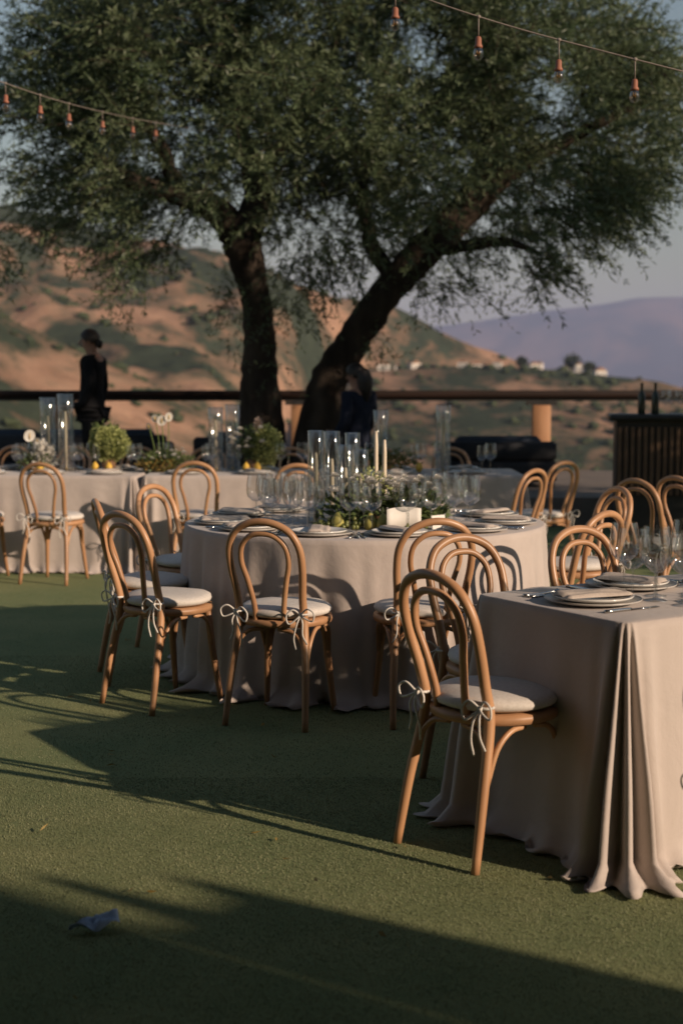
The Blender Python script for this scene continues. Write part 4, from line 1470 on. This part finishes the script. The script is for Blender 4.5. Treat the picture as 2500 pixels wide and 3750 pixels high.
# fruit
for (x, y, lab) in ((-2.42, 11.40, 'lemon beneath the white anthurium'), (-1.98, 11.42, 'lemon at the foot of the terracotta pot'), (-1.86, 11.36, 'lemon in front of the terracotta pot'),
                    (-.76, 11.33, 'lemon left of two below the tall bouquet'), (-.67, 11.32, 'lemon right of two below the tall bouquet'), (.62, 11.35, 'lemon beyond the bare tapers on the back table')):
    o = link('lemon', ME['lemon'], None, (x, y, TH + .043), random.uniform(0, 6))
    tag(o, lab, 'lemon', 'lemons on the back tables')
for (x, y, lab) in ((.14, 6.86, 'yellow pear in the circular table centrepiece, on its own side of the grapes'), (.20, 6.84, 'yellow pear between grapes and the standing menu card'), (-.02, 6.90, 'pear under the glass cylinders on the circular table')):
    tag(link('pear', ME['pear'], None, (x, y, TH), random.uniform(0, 6)), lab, 'pear', 'pears on the circular table')
for (cx, cy, n_, lab) in ((-.06, 6.92, 34, 'bunch of green grapes beside the glass cylinders'), (.08, 6.90, 30, 'bunch of green grapes in the middle of the centrepiece'), (.34, 6.86, 34, 'bunch of green grapes before the menu card')):
    e = empty('grape_bunch', (cx, cy, TH))
    gme = MB().blob((0, 0, 0), (.012, .012, .013), 8, 6).mesh('grape', M['grape'])
    for q in range(n_):
        a = random.uniform(0, 6.28); rr_ = .075 * math.sqrt(random.random())
        link('grape', gme, e, (rr_ * math.cos(a) * 1.2, rr_ * math.sin(a) * .7, .013 + max(0, .045 * (1 - rr_ / .075) * random.random())))
    MB().tube([(0, 0, .04), (.02, .01, .06), (.05, .02, .065)], .003, 5, 3).build('stalk', M['stem'], e)
    tag(e, lab, 'grapes', 'grape bunches')

# menu card, curled
mc = MB()
for i in range(9):
    t = i / 8
    for z in (0, .105):
        mc.v.append((-.085 + .17 * t, .02 * math.sin(t * 3.1) - .02 * (z > 0), z + (.012 * math.sin(3 * t) if z else 0)))
for i in range(8):
    mc.f.append((2 * i, 2 * i + 2, 2 * i + 3, 2 * i + 1))
o = mc.build('menu_card', M['paper'])
md = o.modifiers.new('thick', 'SOLIDIFY'); md.thickness = .0012
o.location = (.30, 6.80, TH); o.rotation_euler = (R(-10), 0, R(12))
tag(o, 'ivory menu card leaning in the greenery on the circular table', 'card')

# bar bottles and glasses
bt = MB().lathe([(0, 0), (.036, 0), (.038, .01), (.038, .17), (.03, .20), (.014, .225), (.013, .29), (.016, .29), (.016, .305), (0, .305)], 14).mesh('bottle', M['bottle'])
for k, (x, lab) in enumerate(((2.95, 'dark bottle nearest the bar corner'), (3.08, 'dark bottle second along the bar'), (3.40, 'dark bottle among the bar glasses'))):
    tag(link('bottle', bt, None, (x, 13.95 - (x - 3.5) * .14, 1.18)), lab, 'bottle', 'bottles on the bar')
for k in range(6):
    x = 3.16 + .07 * k
    wine_glass((x, 13.86 - (x - 3.5) * .14 + .06 * (k % 2), 1.18), 'big', 'wine glass %s in the row on the bar counter' % ('first', 'second', 'third', 'fourth', 'fifth', 'last')[k], 'glasses on the bar')

# ------------------------------------------------------------------ string lights
def pt(px, py, y):
    x = (px - 784) / 3267; v = -(py - 1176) / 3267
    c, s = math.cos(R(5.09)), math.sin(R(5.09))
    d = (x, c + v * s, -s + v * c)
    t = y / d[1]
    return np.array((d[0] * t, y, 1.46 + d[2] * t))


BULB = (MB().lathe([(.0, 0), (.011, -.006), (.021, -.022), (.0235, -.036), (.020, -.052), (.010, -.063), (.0, -.066)], 16).mesh('bulb', M['bulb']),
        MB().lathe([(.0, .040), (.010, .038), (.014, .030), (.0145, .004), (.019, -.002), (.019, -.010), (.014, -.012)], 14).mesh('socket', M['copper']),
        MB().tube([(-.006, 0, -.012), (-.005, 0, -.04), (0, 0, -.030), (.005, 0, -.04), (.006, 0, -.012)], .0012, 4, 3).mesh('filament', M['brass']))


def strand(ctrl, bulbs, drop, lab):
    e = empty('string_light', tuple(ctrl[0]))
    off = np.array(ctrl[0])
    MB().tube([p - off for p in ctrl], .0034, 6, 8).build('cable', M['cable'], e)
    P_ = catmull([p - off for p in ctrl], 40)
    for u in bulbs:
        p = min(P_, key=lambda q: abs(q[0] + off[0] - u))
        b_ = link('bulb', BULB[0], e, tuple(p - np.array([0, 0, drop + .04])))
        link('socket', BULB[1], b_)
        link('filament', BULB[2], b_)
        MB().tube([p, p - np.array([0, 0, drop])], .0032, 5).build('drop_cord', M['cable'], e)
        MB().blob(tuple(p), (.011, .008, .009), 8, 5).build('clip', M['cable'], e)
    tag(e, lab, 'string light', 'string lights')


C1 = [pt(1780, 215, 6.6), pt(1568, 163, 6.5), pt(1380, 115, 6.5), pt(1195, 66, 6.5), pt(1000, 4, 6.5), pt(800, -75, 6.6), pt(560, -190, 6.8)]
strand(C1, [pt(1457, 160, 6.5)[0], pt(1285, 100, 6.5)[0], pt(1100, 60, 6.5)[0], pt(910, 0, 6.5)[0]], .085, 'string light cable with clear bulbs crossing before the crown, toward open sky')
C2 = [pt(-260, 95, 7.2), pt(0, 186, 8.6), pt(120, 226, 9.4), pt(210, 250, 10.4), pt(300, 270, 11.8), pt(390, 286, 13.2), pt(470, 300, 14.6)]
strand(C2, [pt(6, 186, 8.6)[0], pt(86, 215, 9.1)[0], pt(160, 237, 9.8)[0], pt(232, 256, 10.7)[0], pt(302, 270, 11.8)[0], pt(358, 280, 12.7)[0]], .065, 'string light cable with copper-capped bulbs running into the shaded crown')

n = 45
P = np.column_stack([rng.uniform(-1.6, 1.3, n), rng.uniform(3.1, 8.5, n), rng.uniform(.008, .014, n)])
D = np.column_stack([rng.normal(0, 1, n), rng.normal(0, 1, n), rng.normal(0, .12, n)])
tag(link('fallen_leaves', leaves_mesh('fallen_leaves', P, D, rng.uniform(.02, .05, n), rng.uniform(.007, .014, n), M['gold_leaf'], .2)), 'few dry olive leaves and petals scattered over the turf', 'leaves', kind='stuff')

# ------------------------------------------------------------------ scrap on the lawn
sc = MB()
for j in range(9):
    for i in range(13):
        u, v = i / 12, j / 8
        tail = 1 if u > .45 else .25 + .75 * (u / .45) ** 2
        sc.v.append(((u - .5) * .13, (v - .5) * .07 * tail, .012 + .012 * math.sin(u * 9 + v * 5) * math.cos(v * 7) + (.02 if u > .5 else 0) * math.sin(math.pi * v)))
for j in range(8):
    for i in range(12):
        a = j * 13 + i
        sc.f.append((a, a + 1, a + 14, a + 13))
o = sc.build('cloth_scrap', M['scrap'])
md = o.modifiers.new('thick', 'SOLIDIFY'); md.thickness = .0015
o.location = (-.665, 3.70, .012); o.rotation_euler = (0, 0, R(22))
tag(o, 'small crumpled pale blue cloth dropped on the shaded lawn', 'cloth')
